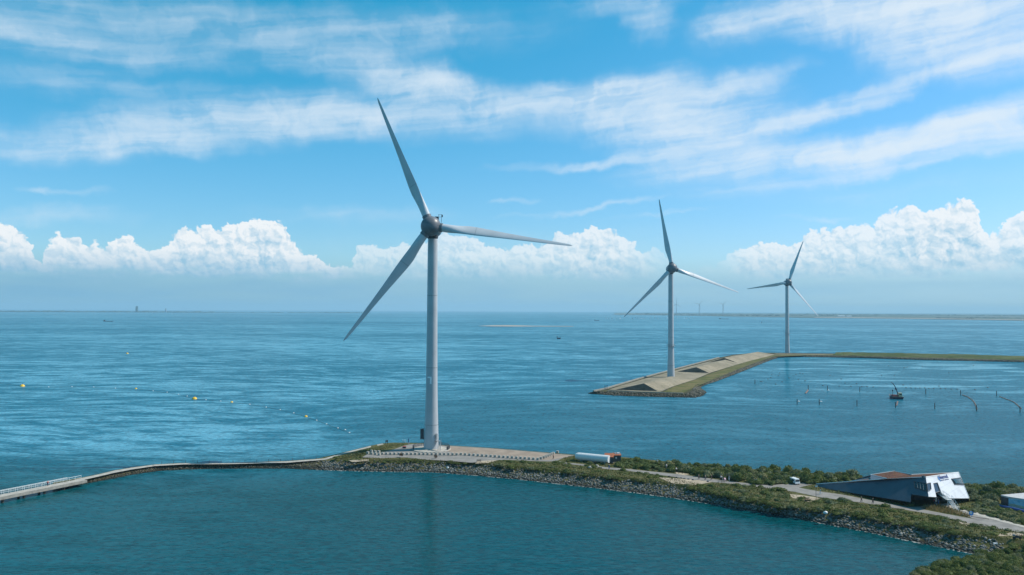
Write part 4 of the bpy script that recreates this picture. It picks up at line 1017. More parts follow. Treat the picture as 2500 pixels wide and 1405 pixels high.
# two bare brown bushes in front of the blocks
def twigs(px, py, s, label):
    me_ = npmesh('bare_bush', *shrub_arrays(int(px), n=420, leaf=.13, lobes=5, core=False)); o = link_mesh('bare_bush', me_, M_leafb)
    o.location = wz(px, py, ZT-.1); o.scale = (s*.7, s*.7, s*1.25); tag(o, label, 'bush')
twigs(979,1118,1.7,'brown twiggy bush in front of the block row, left of the turbine'); twigs(1064,1121.5,1.6,'brown twiggy bush in front of the block row, right under the turbine')
# round stones by the path
def stone(px, py, s, m_, label, cat='boulder', grp=None):
    me_ = npmesh('boulder', *RV[random.randrange(10)]); o = link_mesh('boulder', me_, m_); o.location = wz(px, py, ZT+.1); o.scale = (s, s, s); o.rotation_euler = (0, 0, random.random()*6); return tag(o, label, cat, grp)
stone(1441,1142,1.5,M_conc,'pale boulder on the path verge in front of the white tank')
stone(1457,1137.5,1.7,M_concd,'grey rounded boulder behind the path below the white tank')
for px, py in ((1634,1163.5),(1652,1166),(1663,1167.5),(1671,1168.5),(1681,1170),(1692,1172),(1728,1176)):
    stone(px, py, .8, M_dark, 'small dark stone in the line along the near edge of the path', grp='dark stones lining the path')
stone(2015,1252,1.5,M_white,'white boulder among the green and grey armour stones')
stone(1093,1142,1.0,M_white,'white stone lying on the armour stones below the tall turbine')
for (px, py, rz_, lb) in ((2421,1322,.5,'long white slab lying on the rocks at the cove corner'), (2430,1332,.2,'short white slab lying just below the long white slab')):
    simple('concrete_slab', MB().box((0,0,.1), (1.9 if px < 2425 else 1.0,.45,.22)), M_white, wz(px,py,1.7)+Vector((0,0,.35)), lb, 'slab', rz=rz_, bevel=.03)
for i, px in enumerate((1759,1764,1769,1774,1779,1784)):
    simple('thin_post', MB().tube([(0,0,0),(0,0,1.9)], .05, 6), M_concd, wz(px,1171.5,ZT), 'thin bare post in the row behind the group of walkers', 'post', 'thin posts behind the walkers')
# sign post by the path
sp_ = empty('sign_post', wz(1992,1213,ZT), 'tall thin post with a small pale plate beside the path', 'sign')
m_ = MB(); m_.tube([(0,0,0),(0,0,3.0)], .06, 8); m_.build('post', M_dark, sp_); m_ = MB(); m_.box((.1,-.05,2.9), (.7,.05,.4)); m_.build('plate', M_white, sp_)
# small white cart
cv_ = empty('camper_van', wz(1940,1181.5,ZT+.03), 'small white van parked where the paths meet beside the thicket', 'van', rz=.25)
m_ = MB(); m_.hexa([(-.85,-1.6,.3),(.85,-1.6,.3),(.85,1.6,.3),(-.85,1.6,.3),(-.75,-1.2,1.75),(.75,-1.2,1.75),(.75,1.5,1.75),(-.75,1.5,1.75)]); m_.build('body', M_white, cv_, bevel=.08)
m_ = MB(); m_.box((0,-1.44,1.2), (1.3,.06,.5)); m_.build('windscreen', M_glass, cv_)
for sx in (-.86, .86): m_ = MB(); m_.box((sx*.96,-.3,1.25), (.06,1.3,.42)); m_.build('side_window', M_glass, cv_)
for sx in (-.8, .8):
    for sy in (-1.0, 1.0): m_ = MB(); m_.lathe([(.3,-.1),(.32,0),(.3,.1)], 14, (sx, sy, .3), (1,0,0)); m_.build('wheel', M_rubber, cv_)
# motorbike
mc = empty('motorcycle', wz(2483,1317,ZT-.05), 'dark motorcycle parked on the sandy track at the right edge', 'motorcycle')
for sx in (-.72, .72):
    m_ = MB(); m_.lathe([(.2,-.07),(.31,-.06),(.33,0),(.31,.06),(.2,.07)], 18, (sx,0,.33), (0,1,0)); m_.build('wheel', M_rubber, mc)
m_ = MB(); m_.box((0,0,.55), (.85,.3,.45)); m_.tube([(.35,0,.9),(.72,0,.35)], .05, 8); m_.tube([(-.3,0,.6),(-.72,0,.33)], .06, 8); m_.build('frame', M_dark, mc, bevel=.04)
m_ = MB(); m_.box((-.3,0,.86), (.75,.3,.14)); m_.build('seat', M_rubber, mc, bevel=.05)
m_ = MB(); m_.tube([(.38,-.35,1.1),(.38,.35,1.1)], .03, 6); m_.build('handlebar', M_mgrey, mc)
m_ = MB(); m_.box((-.75,0,.95), (.4,.45,.35)); m_.build('top_box', M_mgrey, mc, bevel=.04)
# blue and white round topped box
bb = empty('blue_sign', wz(2371,1263,ZT), 'round blue and white sign standing between the two paths', 'sign')
m_ = MB(); m_.lathe([(.55,-.06),(.55,.06)], 24, (0,0,.95), (0.1,1,0)); m_.build('disc', mat('bright_blue', (.08,.28,.62), .5), bb)
m_ = MB(); m_.lathe([(.3,-.08),(.3,.0)], 20, (-.12,-.02,1.1), (0.1,1,0)); m_.build('white_mark', M_white, bb); m_ = MB(); m_.tube([(0,0,0),(0,0,.5)], .08, 8); m_.build('post', M_white, bb)
simple('barrier_bar', MB().tube([(0,0,.5),(3.2,-2.2,.4)], .06, 6), M_wood, wz(2371,1266,ZT), 'low brown bar lying across the path right of the blue sign', 'barrier')

# ------------------------------------------------------------------ people
def skin_mesh(name, verts, edges, radii):
    me = bpy.data.meshes.new(name); me.from_pydata(verts, edges, []); o = bpy.data.objects.new(name, me); COL.objects.link(o)
    md = o.modifiers.new('s', 'SKIN'); md.use_smooth_shade = True
    for i, r in enumerate(radii): me.skin_vertices[0].data[i].radius = (r, r) if not isinstance(r, tuple) else r
    me.skin_vertices[0].data[0].use_root = True
    o.modifiers.new('u', 'SUBSURF').levels = 1
    dg = bpy.context.evaluated_depsgraph_get(); out = bpy.data.meshes.new_from_object(o.evaluated_get(dg)); out.name = name
    bpy.data.objects.remove(o); return out
def body_pose(stride):
    s = stride
    V = [(0,0,.93),(0,0,1.12),(0,0,1.38),(0,0,1.48),(0,-.01,1.60),(0,-.02,1.70),
         (-.09,0,.90),(-.10,-.16*s,.50),(-.10,.02*s-.0,.09),(-.10,-.13+.02*s,.03),
         (.09,0,.90),(.10,.10*s,.48),(.10,.32*s,.10),(.10,.30*s-.13,.04),
         (-.19,0,1.38),(-.24,.10*s,1.12),(-.25,.0,.88),(-.25,-.05,.80),(.19,0,1.38),(.24,-.10*s,1.12),(.25,-.2*s,.90),(.25,-.24*s,.82)]
    E_ = [(0,1),(1,2),(2,3),(3,4),(4,5),(0,6),(6,7),(7,8),(8,9),(0,10),(10,11),(11,12),(12,13),(2,14),(14,15),(15,16),(16,17),(2,18),(18,19),(19,20),(20,21)]
    Rr = [(.15,.10),(.13,.09),(.16,.10),.055,(.085,.095),(.07,.08),.09,.062,.042,.035,.09,.062,.042,.035,.06,.045,.032,.028,.06,.045,.032,.028]
    return V, E_, Rr
PEO = {}
for kind, s in (('walk', 1.0), ('stand', .15)):
    V_, E_, R_ = body_pose(s); body = skin_mesh('body', V_, E_, R_)
    up_i = [0,1,2,14,15,18,19]; mp = {v: i for i, v in enumerate(up_i)}
    shirt = skin_mesh('shirt', [V_[i] for i in up_i], [(mp[a], mp[b]) for a, b in E_ if a in mp and b in mp], [(.175,.125),(.155,.115),(.18,.12),.078,.062,.078,.062])
    lo = [0,6,7,8,10,11,12]; mp = {v: i for i, v in enumerate(lo)}
    tro = skin_mesh('trousers', [V_[i] for i in lo], [(mp[a], mp[b]) for a, b in E_ if a in mp and b in mp], [(.17,.12),.11,.082,.062,.11,.082,.062])
    hair = skin_mesh('hair', [(0,.02,1.64),(0,.0,1.735)], [(0,1)], [(.09,.095),(.07,.085)])
    PEO[kind] = (body, shirt, tro, hair)
def cloth(name, c): return mat('cloth_'+name, c, .85, scale=6)
CL_ = {'white': (.75,.75,.73), 'red': (.5,.03,.03), 'black': (.02,.02,.025), 'navy': (.02,.035,.09), 'blue': (.08,.18,.42), 'grey': (.25,.26,.27), 'beige': (.45,.38,.28), 'teal': (.12,.3,.32)}
def person(px, py, z, kind, top, bottom, rz, label, group=None):
    e = empty('person', wz(px, py, z), label, 'person', group, rz=rz)
    for me_, m_, nm in zip(PEO[kind], (M_skin, cloth(top, CL_[top]), cloth(bottom, CL_[bottom]), M_hair), ('body','shirt','trousers','hair')):
        me2 = me_.copy(); me2.materials.clear(); link_mesh(nm, me2, m_, e, True)
PL = [(1351,1121.5,'walk','black','black',1.4,'person in dark clothes walking past the slanting row of blocks'),
 (1487,1146,'stand','navy','blue',0,'person in blue standing on the path in front of the shed'),
 (1706,1171.5,'walk','grey','black',1.5,'walker in grey, leftmost of the three spread along the path'),
 (1722,1173,'walk','beige','navy',1.5,'walker in beige, middle of the three spread along the path'),
 (1737,1173,'walk','black','black',1.5,'walker all in black at the near edge of the path'),
 (1760,1174,'stand','white','black',.5,'person in white top standing left of the pushchair'),
 (1764,1175.5,'walk','teal','grey',1.2,'person in teal top beside the pushchair'),
 (1780,1174.5,'stand','teal','white',-1,'person in teal top and white trousers right of the pushchair'),
 (1846,1181.5,'walk','white','teal',1.3,'person in bright white top walking by the thicket'),
 (1841,1181,'walk','grey','navy',1.3,'person in grey walking beside the one in bright white'),
 (2003,1208,'walk','teal','white',1.6,'striding person in teal top just right of the tall thin post'),
 (2103,1227,'walk','black','black',1.5,'left of two dark figures walking below the long grey wall'),
 (2131,1231,'walk','black','navy',1.5,'shorter right one of two dark figures below the long grey wall'),
 (2281,1233,'stand','red','navy',0,'person in red top in the group under the building front'),
 (2285,1234.5,'stand','white','navy',.8,'person in white top in the group under the building front'),
 (2291,1233,'stand','blue','blue',2,'person in blue at the right of the group under the building front'),
 (1605,1134,'stand','white','beige',0,'person in white on the small track at the left edge of the thicket'),
 (1627,1145,'walk','white','grey',.7,'person in white halfway along the small track into the thicket'),
 (1651,1153.5,'walk','white','black',.7,'person in white top where the small track leaves the path')]
for px, py, k, a_, b_, rz_, lb in PL: person(px, py, ZT+.05, k, a_, b_, rz_, lb)
pc = empty('pushchair', wz(1770,1175.5,ZT+.05), 'pale pink pushchair among the group of walkers', 'pushchair')
m_ = MB(); m_.hexa([(-.25,-.35,.35),(.25,-.35,.35),(.25,.3,.35),(-.25,.3,.35),(-.25,-.2,.7),(.25,-.2,.7),(.25,.4,1.0),(-.25,.4,1.0)]); m_.build('seat', mat('pink_fabric', (.6,.38,.42), .8), pc, bevel=.04)
m_ = MB(); m_.tube([(-.25,.3,.6),(-.25,.7,1.05),(.25,.7,1.05),(.25,.3,.6)], .025, 6); m_.build('handle', M_dark, pc)
for sx in (-.28, .28):
    for sy in (-.35, .35): m_ = MB(); m_.lathe([(.13,-.03),(.13,.03)], 12, (sx,sy,.13), (1,0,0)); m_.build('wheel', M_rubber, pc)

# ------------------------------------------------------------------ footbridge on the left
ZB = 1.75
r0 = G(188, 1174, ZB); r1 = G(-40, 1219.3, ZB); dv = (r1-r0).normalized(); nv = Vector((-dv.y, dv.x, 0)); nv = nv if nv.x < 0 else -nv
end = r0 + dv*75; W_B = 3.2
FB = empty('footbridge', (r0.x, r0.y, 0), 'narrow concrete footbridge with white railing reaching the dam from the left', 'bridge'); OB = FB.location.copy()
def brp(d, w, z): return r0 + dv*d + nv*w + Vector((0, 0, z-ZB)) - OB
m_ = MB(); m_.hexa([brp(-2,-1.9,ZB-.5), brp(75,-1.9,ZB-.55), brp(75,1.9,ZB-.55), brp(-2,1.9,ZB-.55), brp(-2,-1.9,ZB), brp(75,-1.9,ZB), brp(75,1.9,ZB), brp(-2,1.9,ZB)]); m_.build('deck', M_conc, FB)
m_ = MB(); m_.hexa([brp(-2,-2.02,ZB-.75), brp(75,-2.02,ZB-.75), brp(75,-1.9,ZB-.75), brp(-2,-1.9,ZB-.75), brp(-2,-2.02,ZB+.12), brp(75,-2.02,ZB+.12), brp(75,-1.9,ZB+.12), brp(-2,-1.9,ZB+.12)]); m_.build('edge_beam', M_concd, FB)
for d in range(5, 75, 6):
    m_ = MB()
    for w in (-1.3, 1.3): m_.tube([brp(d, w, -1.5), brp(d, w, ZB-.7)], .35, 10)
    m_.hexa([brp(d-.35,-1.9,ZB-1.0), brp(d+.35,-1.9,ZB-1.0), brp(d+.35,1.9,ZB-1.0), brp(d-.35,1.9,ZB-1.0), brp(d-.35,-1.9,ZB-.56), brp(d+.35,-1.9,ZB-.56), brp(d+.35,1.9,ZB-.56), brp(d-.35,1.9,ZB-.56)]); m_.build('pier', M_pile, FB)
for w, nm, d0 in ((1.8, 'railing', 2), (.9, 'railing', -2)):
    m_ = MB(); m_.tube([brp(d0, w, ZB+1.15), brp(75, w, ZB+1.15)], .05, 6)
    for zz in (.6,): m_.tube([brp(d0, w, ZB+zz), brp(75, w, ZB+zz)], .03, 5)
    for i in range(38): m_.tube([brp(d0+i*1.95, w, ZB), brp(d0+i*1.95, w, ZB+1.15)], .035, 5)
    if w > 1 or True: m_.build(nm, M_white, FB)
pr = brp(9, .3, ZB)+OB
e = empty('person', pr, 'person in red crouching over the bridge railing near the dam', 'person', rz=.6)
for me_, m__, nm in zip(PEO['stand'], (M_skin, cloth('red', CL_['red']), cloth('navy', CL_['navy']), M_hair), ('body','shirt','trousers','hair')):
    me2 = me_.copy(); me2.materials.clear(); link_mesh(nm, me2, m__, e, True)
lf = empty('white_rack', brp(11.5, -.1, ZB)+OB, 'small white frame standing on the bridge beside the person in red', 'frame')
m_ = MB(); m_.box((0,0,.9), (.9,.1,.4)); m_.build('panel', M_white, lf)
for sx in (-.4,.4): m_ = MB(); m_.tube([(sx,0,0),(sx,0,.9)], .05, 6); m_.build('leg', M_white, lf)
# small posts along the causeway edge
mp_ = MB().tube([(0,0,0),(0,0,1.0)], .07, 6).build('edge_post', M_dark, None)
fp = True
for px in range(395, 790, 29):
    o = mp_ if fp else mp_.copy()
    if not fp: COL.objects.link(o)
    fp = False; o.location = G(px, lerp_pts(rowE, px)+1.0, ztop(px)); tag(o, 'short dark post on the seaward edge of the narrow causeway', 'post', 'posts along the causeway edge')

# ------------------------------------------------------------------ far pier with two turbines
ZD = 1.6
far_front = [(1435,961),(1470,964),(1500,966.5),(1560,968.5),(1620,970),(1695,971.5),(1712,968),(1724,959.5),(1716,954),(1708,947),(1716,942),(1750,931),(1800,912),(1850,892),(1880,880),(1900,873.5),(1930,871.5),(2000,872.5),(2100,874.5),(2250,879.5),(2350,881.5),(2500,885),(2800,894)]
far_top =   [(1452,957),(1484,956),(1510,956.5),(1560,959),(1620,960.5),(1672,962),(1681,958.5),(1686,954),(1690,950),(1693,946.5),(1700,941),(1730,930),(1778,911),(1828,891),(1860,879),(1888,870.5),(1922,868),(1998,868.5),(2098,871),(2248,875.5),(2348,877.5),(2500,881),(2800,890)]
far_back =  [(1449,956.5),(1478,950.5),(1497,944.5),(1520,938),(1545,930.5),(1560,926),(1580,920.5),(1600,915),(1620,909.8),(1640,904),(1660,899),(1690,891.5),(1720,883.5),(1755,874),(1790,866.5),(1850,861),(1905,862),(1995,863),(2095,864.2),(2245,867.5),(2345,869.5),(2500,872.5),(2800,880)]
V = []; F = []
n = len(far_front)
for i in range(n):
    w = G(*far_front[i], 0); r = G(*far_top[i], ZD); e = G(*far_back[i], ZD)
    dr = (w - r); dr.z = 0; dl = dr.length or 1; wu = w + dr/dl*10; wu.z = -4
    bd = Vector((e.x-r.x, e.y-r.y, 0)); bl_ = bd.length or 1; tb = e + bd/bl_*7; tb.z = 0; tb2 = e + bd/bl_*22; tb2.z = -4
    V += [wu, w, r, e, tb, tb2]
for i in range(n-1):
    for k in range(5): a = i*6+k; F.append((a, a+6, a+7, a+1))
bm = bmesh.new(); vs = [bm.verts.new(v) for v in V]
for f in F: bm.faces.new([vs[i] for i in f])
bmesh.ops.subdivide_edges(bm, edges=bm.edges, cuts=3, use_grid_fill=True)
bmesh.ops.recalc_face_normals(bm, faces=bm.faces); me = bpy.data.meshes.new('far_pier'); bm.to_mesh(me); bm.free()
# make sure faces point up
o = link_mesh('ground', me, M_dike); structure(o)
M_slab = groundmat('beige_concrete_slab', (.30,.255,.185), (.225,.195,.14), (.14,.135,.08), .035)  # beige concrete, mottled with darker and grey-green patches
structure(sheet('grass_verge', [(1618,957.5),(1668,959),(1690,948.5),(1745,926),(1800,903),(1850,884.5),(1890,871),(1990,867.5),(2030,867.5),(2030,866),(1905,866.5),(1872,867.5),(1820,884.5),(1738,911.5),(1702,926),(1642,946)], ZD+.09, groundmat('pier_grass', (.085,.098,.026), (.16,.135,.055), (.075,.068,.035), .09)))
M_basalt = mat('basalt_slope', (.13,.10,.075), .9, var=.2, scale=.3, bump=.1)
structure(sheet('concrete_apron', [(1487,951.5),(1520,940.5),(1560,929),(1620,912.5),(1690,894),(1755,877),(1790,869),(1850,863),(1880,864),(1860,868),(1815,885),(1735,910),(1700,925),(1640,945),(1612,957),(1560,956)], ZD+.06, M_slab))
structure(sheet('path', [(1890,864),(1995,865),(2095,866.2),(2245,869.5),(2500,874.5),(2800,882),(2800,884.5),(2500,876.2),(2245,870.8),(2095,867.4),(1995,866),(1895,865.5)], ZD+.06, M_slab))
def berm(name, f0, fpk, f1, b0, bpk, b1, hf, hb, label):
    a0, a1 = G(*f0, ZD-.1), G(*f1, ZD-.1); Ym = (a0.y+a1.y)/2; ap = P(*fpk, Ym)
    c0, c1 = G(*b0, ZD-.1), G(*b1, ZD-.1); cp = P(*bpk, (c0.y+c1.y)/2)
    e = empty(name, ((a0.x+a1.x)/2, Ym, ZD), label, 'embankment'); O = e.location.copy()
    a0, a1, ap, c0, c1, cp = [v - O for v in (a0, a1, ap, c0, c1, cp)]
    raw('slope', [a0, ap, cp, c0], [(0,1,2,3)], M_slab, e); raw('slope', [ap, a1, c1, cp], [(0,1,2,3)], M_slab, e)
    raw('end_face', [a0, a1, ap], [(0,1,2)], M_basalt, e); raw('end_face', [c0, cp, c1], [(0,1,2)], M_basalt, e)
    return ap.z
print('berm', berm('embankment', (1500,952.5),(1572,936.5),(1607,956),(1575,926.5),(1640,919.5),(1702,925.5),0,0,'paved earth ridge with dark triangular end at the near tip of the far pier'),
 berm('embankment', (1650,908.5),(1700,897),(1732,911.5),(1722,886),(1776,877.5),(1812,887),0,0,'paved ridge with dark end behind the middle turbine'),
 berm('embankment', (1722,887.5),(1768,874),(1806,888.5),(1800,868.5),(1850,859.5),(1893,866.5),0,0,'farthest and highest paved ridge where the pier bends'))
# wave wall along the near edge of the tip
def ribbon(name, pts, z, h, w, m_, label, cat):
    e = [G(x, y, z) for x, y in pts]; mb = MB()
    for a, b in zip(e, e[1:]):
        d = (b-a); d.z = 0; s_ = Vector((-d.y, d.x, 0)).normalized()*w/2; u = Vector((0,0,h)); q = Vector((0,0,-.3))
        mb.hexa([a-s_+q, b-s_+q, b+s_+q, a+s_+q, a-s_+u, b-s_+u, b+s_+u, a+s_+u])
    o = mb.build(name, m_, None); return tag(o, label, cat)
ribbon('wave_wall', [(1484,955.5),(1510,956),(1560,958.5),(1620,960),(1668,961.5)], ZD, .5, .9, M_concd, 'low concrete wave wall along the near tip of the far pier', 'wall')
ribbon('parapet', [(1449,956.5),(1478,950.5),(1520,938),(1560,926),(1620,909.8),(1690,891.5),(1755,874)], ZD, .9, 1.0, M_concd, 'long low parapet on the seaward edge of the far pier', 'wall')
# low green bank on the right part
V = []; F = []
bk_f = [(2030,867.5),(2060,868.5),(2200,872),(2350,875.5),(2500,879.5),(2800,888)]; bk_t = [(2042,861),(2065,860.5),(2200,862.5),(2350,865.5),(2500,870),(2800,878)]; bk_b = [(2040,864),(2060,864.2),(2200,866.6),(2350,869.6),(2500,872.6),(2800,880)]
for (f_, t_, b_) in zip(bk_f, bk_t, bk_b):
    f3 = G(*f_, ZD); b3_ = G(*b_, ZD); tt = P(*t_, (f3.y*.35+b3_.y*.65)); V += [f3, tt, b3_+Vector((0,3,0))]
for i in range(len(bk_f)-1):
    for k in range(2): a = i*3+k; F.append((a, a+3, a+4, a+1))
bm = bmesh.new(); vs = [bm.verts.new(v) for v in V]
for f in F: bm.faces.new([vs[i] for i in f])
bmesh.ops.subdivide_edges(bm, edges=bm.edges, cuts=12, use_grid_fill=True)
for v in bm.verts: v.co.z += random.uniform(-.35, .35)
bmesh.ops.recalc_face_normals(bm, faces=bm.faces); me = bpy.data.meshes.new('bank'); bm.to_mesh(me); bm.free(); structure(link_mesh('hill', me, groundmat('bank_grass', (.05,.075,.02),(.09,.11,.035),(.11,.09,.05),.03)))
# armour rocks of the far pier
items = []
for i in range(n-1):
    w0, w1 = G(*far_front[i], 0), G(*far_front[i+1], 0); r0_, r1_ = G(*far_top[i], ZD), G(*far_top[i+1], ZD)
    L_ = (w1-w0).length; m__ = 1500 if L_ > 150 else 700
    for _ in range(int(min(m__, L_*6))):
        u, v = random.random(), random.uniform(-.05, .9); p = w0.lerp(w1, u).lerp(r0_.lerp(r1_, u), v); items.append(((p.x, p.y, p.z+.05), random.uniform(.8, 1.7)))
o = link_mesh('rock_armour', rocks_object('far_rocks', items), M_rockw); tag(o, 'dark armour stones along the waterline of the far pier', 'rock armour', kind='stuff')
for i, (px, py) in enumerate(((1477,948),(1482,947))):
    simple('beacon_post', MB().tube([(0,0,0),(0,0,2.6)], .15, 8).box((0,0,2.6),(.6,.6,.5)), M_dark, G(px,py+4,ZD), 'small dark beacon post at the left tip of the far pier', 'post', 'beacon posts at the pier tip')

# ------------------------------------------------------------------ things in the bay
pile_me = MB().tube([(0,0,-1),(0,0,3.4)], .22, 10).build('mooring_pile', M_pile, None); pf = True
for px, py in ((1843,938),(1946,988),(1973,952),(2020,954),(2000,989),(2099,957.5),(2092,992),(2186,996.5),(2260,962.5),(2282,999),(2345,965.5),(2384,1004.5),(2433,967.5),(2490,1008)):
    o = pile_me if pf else pile_me.copy()
    if not pf: COL.objects.link(o)
    pf = False; o.location = G(px, py, 0); tag(o, 'dark timber pile standing in the bay', 'pile', 'timber piles in the bay')
def floatline(pts, label, r=.28, step=1.4):
    e = [G(x, y, .1) for x, y in pts]; mb = MB()
    for a, b in zip(e, e[1:]):
        nn_ = max(1, int((b-a).length/step))
        mb.tube([a, b], .10, 5)
        for i in range(nn_):
            c = a.lerp(b, (i+.5)/nn_); mb.lathe([(.05,-.3),(r,-.15),(r,.15),(.05,.3)], 8, c, (b-a).normalized())
    o = mb.build('float_line', M_pink, None); tag(o, label, 'float line')
floatline([(2349,965),(2363,970),(2374,978),(2380,986),(2384,996),(2384,1001)], 'curved line of faded orange floats, left of two at the right side of the bay', .42)
floatline([(2440,969),(2458,976),(2474,982),(2484,990),(2493,999)], 'line of faded orange floats farthest right in the bay', .42)
floatline([(1972,953),(1970,957),(1966,961)], 'short cluster of faded orange floats beside the leftmost back pile', .5, .9)
floatline([(2191,981),(2190,986),(2188,991)], 'short string of floats behind the crane boat', .4, .9)
fl_me = MB().lathe([(.1,-.3),(.5,-.15),(.6,.05),(.4,.28),(.1,.38)], 10).build('mooring_float', M_pile, None); ff = True
fpos = [(1900+x/4.167, 740+y/4.167) for x, y in [(620,847),(680,818),(740,849),(795,822),(850,854),(905,854),(965,856),(1270,836),(1300,863),(1350,866),(1395,868),(1440,868),(1490,866),(1530,872),(1580,874),(1635,848),(1650,874),(1700,876),(1760,879),(1820,880),(2000,884),(2130,862),(1120,640),(725,628),(1310,655),(1465,645),(1985,640),(1735,713),(1280,660),(1050,738),(1180,742),(220,715),(250,722),(320,568),(560,622),(455,842),(640,776),(525,740),(180,728)]]
fpos += [(1420+x/4.31, 760+y/4.31) for x, y in [(1880,740),(1895,742),(1960,715),(2000,672),(2080,655),(2070,680),(2180,705),(2280,720),(2350,735),(2040,770),(2110,745),(1990,700)]]
for px, py in fpos:
    o = fl_me if ff else fl_me.copy()
    if not ff: COL.objects.link(o)
    ff = False; o.location = G(px, py, 0); o.scale = (1.1,)*3; tag(o, 'small dark mooring float dotted over the bay', 'float', 'dark floats in the bay')
for px, py in ((1950,981),(2004,981.5),(2022,954)):
    simple('marker_buoy', MB().lathe([(.1,-.3),(.7,-.1),(.7,.25),(.15,.5)], 12), M_white, G(px,py,0), 'small white buoy floating beside a timber pile', 'buoy', 'white buoys beside the piles')
# crane boat
bo = G(2187, 973.5, 0); BT = empty('crane_boat', bo, 'dark work boat with a curved crane arm lying in the bay', 'boat', rz=-.1)
m_ = MB(); hull = []
for zz, k in ((-.4, .86), (1.35, 1.0)):
    for x, y in ((-3.2,-4.5),(3.2,-4.5),(3.3,2),(2.2,5),(0,6.2),(-2.2,5),(-3.3,2)): hull.append((x*k, y*k, zz+(.5 if y > 4 and zz > 0 else 0)))
m_.add(hull, [tuple(range(6,-1,-1)), tuple(range(7,14))]+[(i,(i+1)%7,7+(i+1)%7,7+i) for i in range(7)]); m_.build('hull', M_navy, BT, bevel=.08)
m_ = MB(); m_.tube([Vector(hull[7+i])+Vector((0,0,.1)) for i in (0,1,2,3,4,5,6,0)], .12, 6); m_.build('bulwark', M_concd, BT)
m_ = MB(); m_.box((1.9,-1.5,2.6), (1.9,2.2,2.3)); cab_ = m_.build('cabin', mat('cream_paint', (.62,.52,.30), .5), BT, bevel=.06)
m_ = MB(); m_.box((1.9,-2.62,2.9), (1.5,.06,.8)); m_.build('window', M_glass, cab_)
m_ = MB(); m_.box((-1.0,-1.0,1.9), (3.2,3.2,.9)); m_.box((-.6,2.0,1.7), (2.2,1.6,.7)); m_.build('deck_gear', mat('rusty_red_gear', (.22,.05,.045), .7, var=.3), BT, bevel=.05)
m_ = MB(); m_.tube([(-2.5,-1.5,1.3),(-2.5,-1.5,5.4)], .12, 8); m_.box((-2.5,-1.5,5.2), (.5,.5,.9)); m_.build('mast', M_dark, BT)
m_ = MB(); m_.tube([(1.2,0,1.3),(1.05,0,3.4),(.3,0,6.0),(-.7,0,8.0),(-1.8,0,9.6),(-2.9,0,10.1)], [.34,.32,.28,.25,.2,.14], 8); m_.box((-.2,0,6.2),(.5,.5,1.3)); m_.build('crane_arm', M_navy, BT)

# yellow buoys and the rope between them
def buoy(px, py, r, label, m_=M_yellow):
    e = empty('buoy', G(px, py, 0), label, 'buoy', 'yellow buoys' if r > .9 else 'small buoys of the rope line')
    mb = MB(); mb.lathe([(.05*r,-.6*r),(.75*r,-.45*r),(1.0*r,0),(.85*r,.5*r),(.45*r,.82*r),(.08*r,.92*r)], 20); mb.build('float', m_, e, True)
    mb = MB(); mb.tube([(0,0,.8*r),(0,0,1.35*r)], .08*r, 6); mb.build('lifting_eye', M_dark, e)
buoy(55,944,1.6,'big yellow buoy at the far left of the sea'); buoy(475,975,1.5,'big yellow buoy right of centre in the left sea')
buoy(311,864,1.4,'lone yellow buoy farthest out on the left'); buoy(332,950,.8,'small pale buoy between the two big yellow ones')
buoy(566,983,.8,'small yellow buoy just right of the second big one'); buoy(747,1018,.85,'small yellow buoy nearest the dam')
sb = MB().lathe([(.05,-.3),(.38,-.1),(.38,.12),(.1,.35)], 10).build('rope_float', M_white, None); sf = True
for px, py in ((119,945.5),(176,945),(229,946),(282,948.5),(374,955),(408,958.5),(436,963.5),(457,968),(503,977),(539,980),(610,988),(650,995),(684,1001),(717,1009),(773,1027),(797,1036),(825,1046),(853,1057),(843,1050)):
    o = sb if sf else sb.copy()
    if not sf: COL.objects.link(o)
    sf = False; o.location = G(px, py, 0); tag(o, 'tiny white float on the rope line across the left sea', 'float', 'white floats on the rope line')
def rope(pts, label):
    o = MB().tube([G(x, y, .03) for x, y in pts], .06, 6).build('floating_rope', M_pile, None); tag(o, label, 'rope')
rope([(-40,932),(0,937),(30,940),(55,944),(119,945.5),(176,945),(229,946),(282,948.5),(332,950),(374,955),(436,963.5),(475,975),(539,980),(566,983),(610,987),(684,1001),(747,1018),(797,1036),(853,1057)], 'thin floating rope strung between the yellow buoys')
rope([(-40,857.5),(50,856.5),(130,854.5),(200,855.5),(256,858),(290,862),(311,864)], 'thin floating rope ending at the lone far yellow buoy')

# ------------------------------------------------------------------ ships and sails far out
def barge(px, py, L_, label, rz=0.0):
    e = empty('barge', G(px, py, 0), label, 'barge', rz=rz); m_ = MB()
    m_.hexa([(-L_/2,-4,-.5),(L_/2*.92,-4,-.5),(L_/2*.92,4,-.5),(-L_/2,4,-.5),(-L_/2,-4.4,2.2),(L_/2,-4.4,2.6),(L_/2,4.4,2.6),(-L_/2,4.4,2.2)]); m_.build('hull', M_navy, e)
    m_ = MB(); m_.box((-L_*.42,0,4.2), (L_*.1,6,4)); m_.build('wheelhouse', M_dark, e)
barge(265,785.5,38,'long dark barge far out on the left sea'); barge(1767,779.5,60,'dark barge in front of the far right shore'); barge(1457,783.5,24,'small dark vessel at the left of the sailing boats'); barge(1364,828,7,'tiny dark boat alone in the middle distance')
sbt = bpy.data.objects.new('sailing_boat', None); COL.objects.link(sbt)
m_ = MB(); m_.add([(-3.5,-1,.9),(3.5,-1,.9),(4.6,0,1.1),(3.5,1,.9),(-3.5,1,.9),(-3,-.6,-.3),(3.3,-.5,-.3),(3.3,.5,-.3),(-3,.6,-.3)], [(0,1,2,3,4),(0,5,6,1),(1,6,2),(2,6,7),(2,7,3),(3,7,8,4),(4,8,5,0),(5,8,7,6)]); m_.build('hull', M_white, sbt)
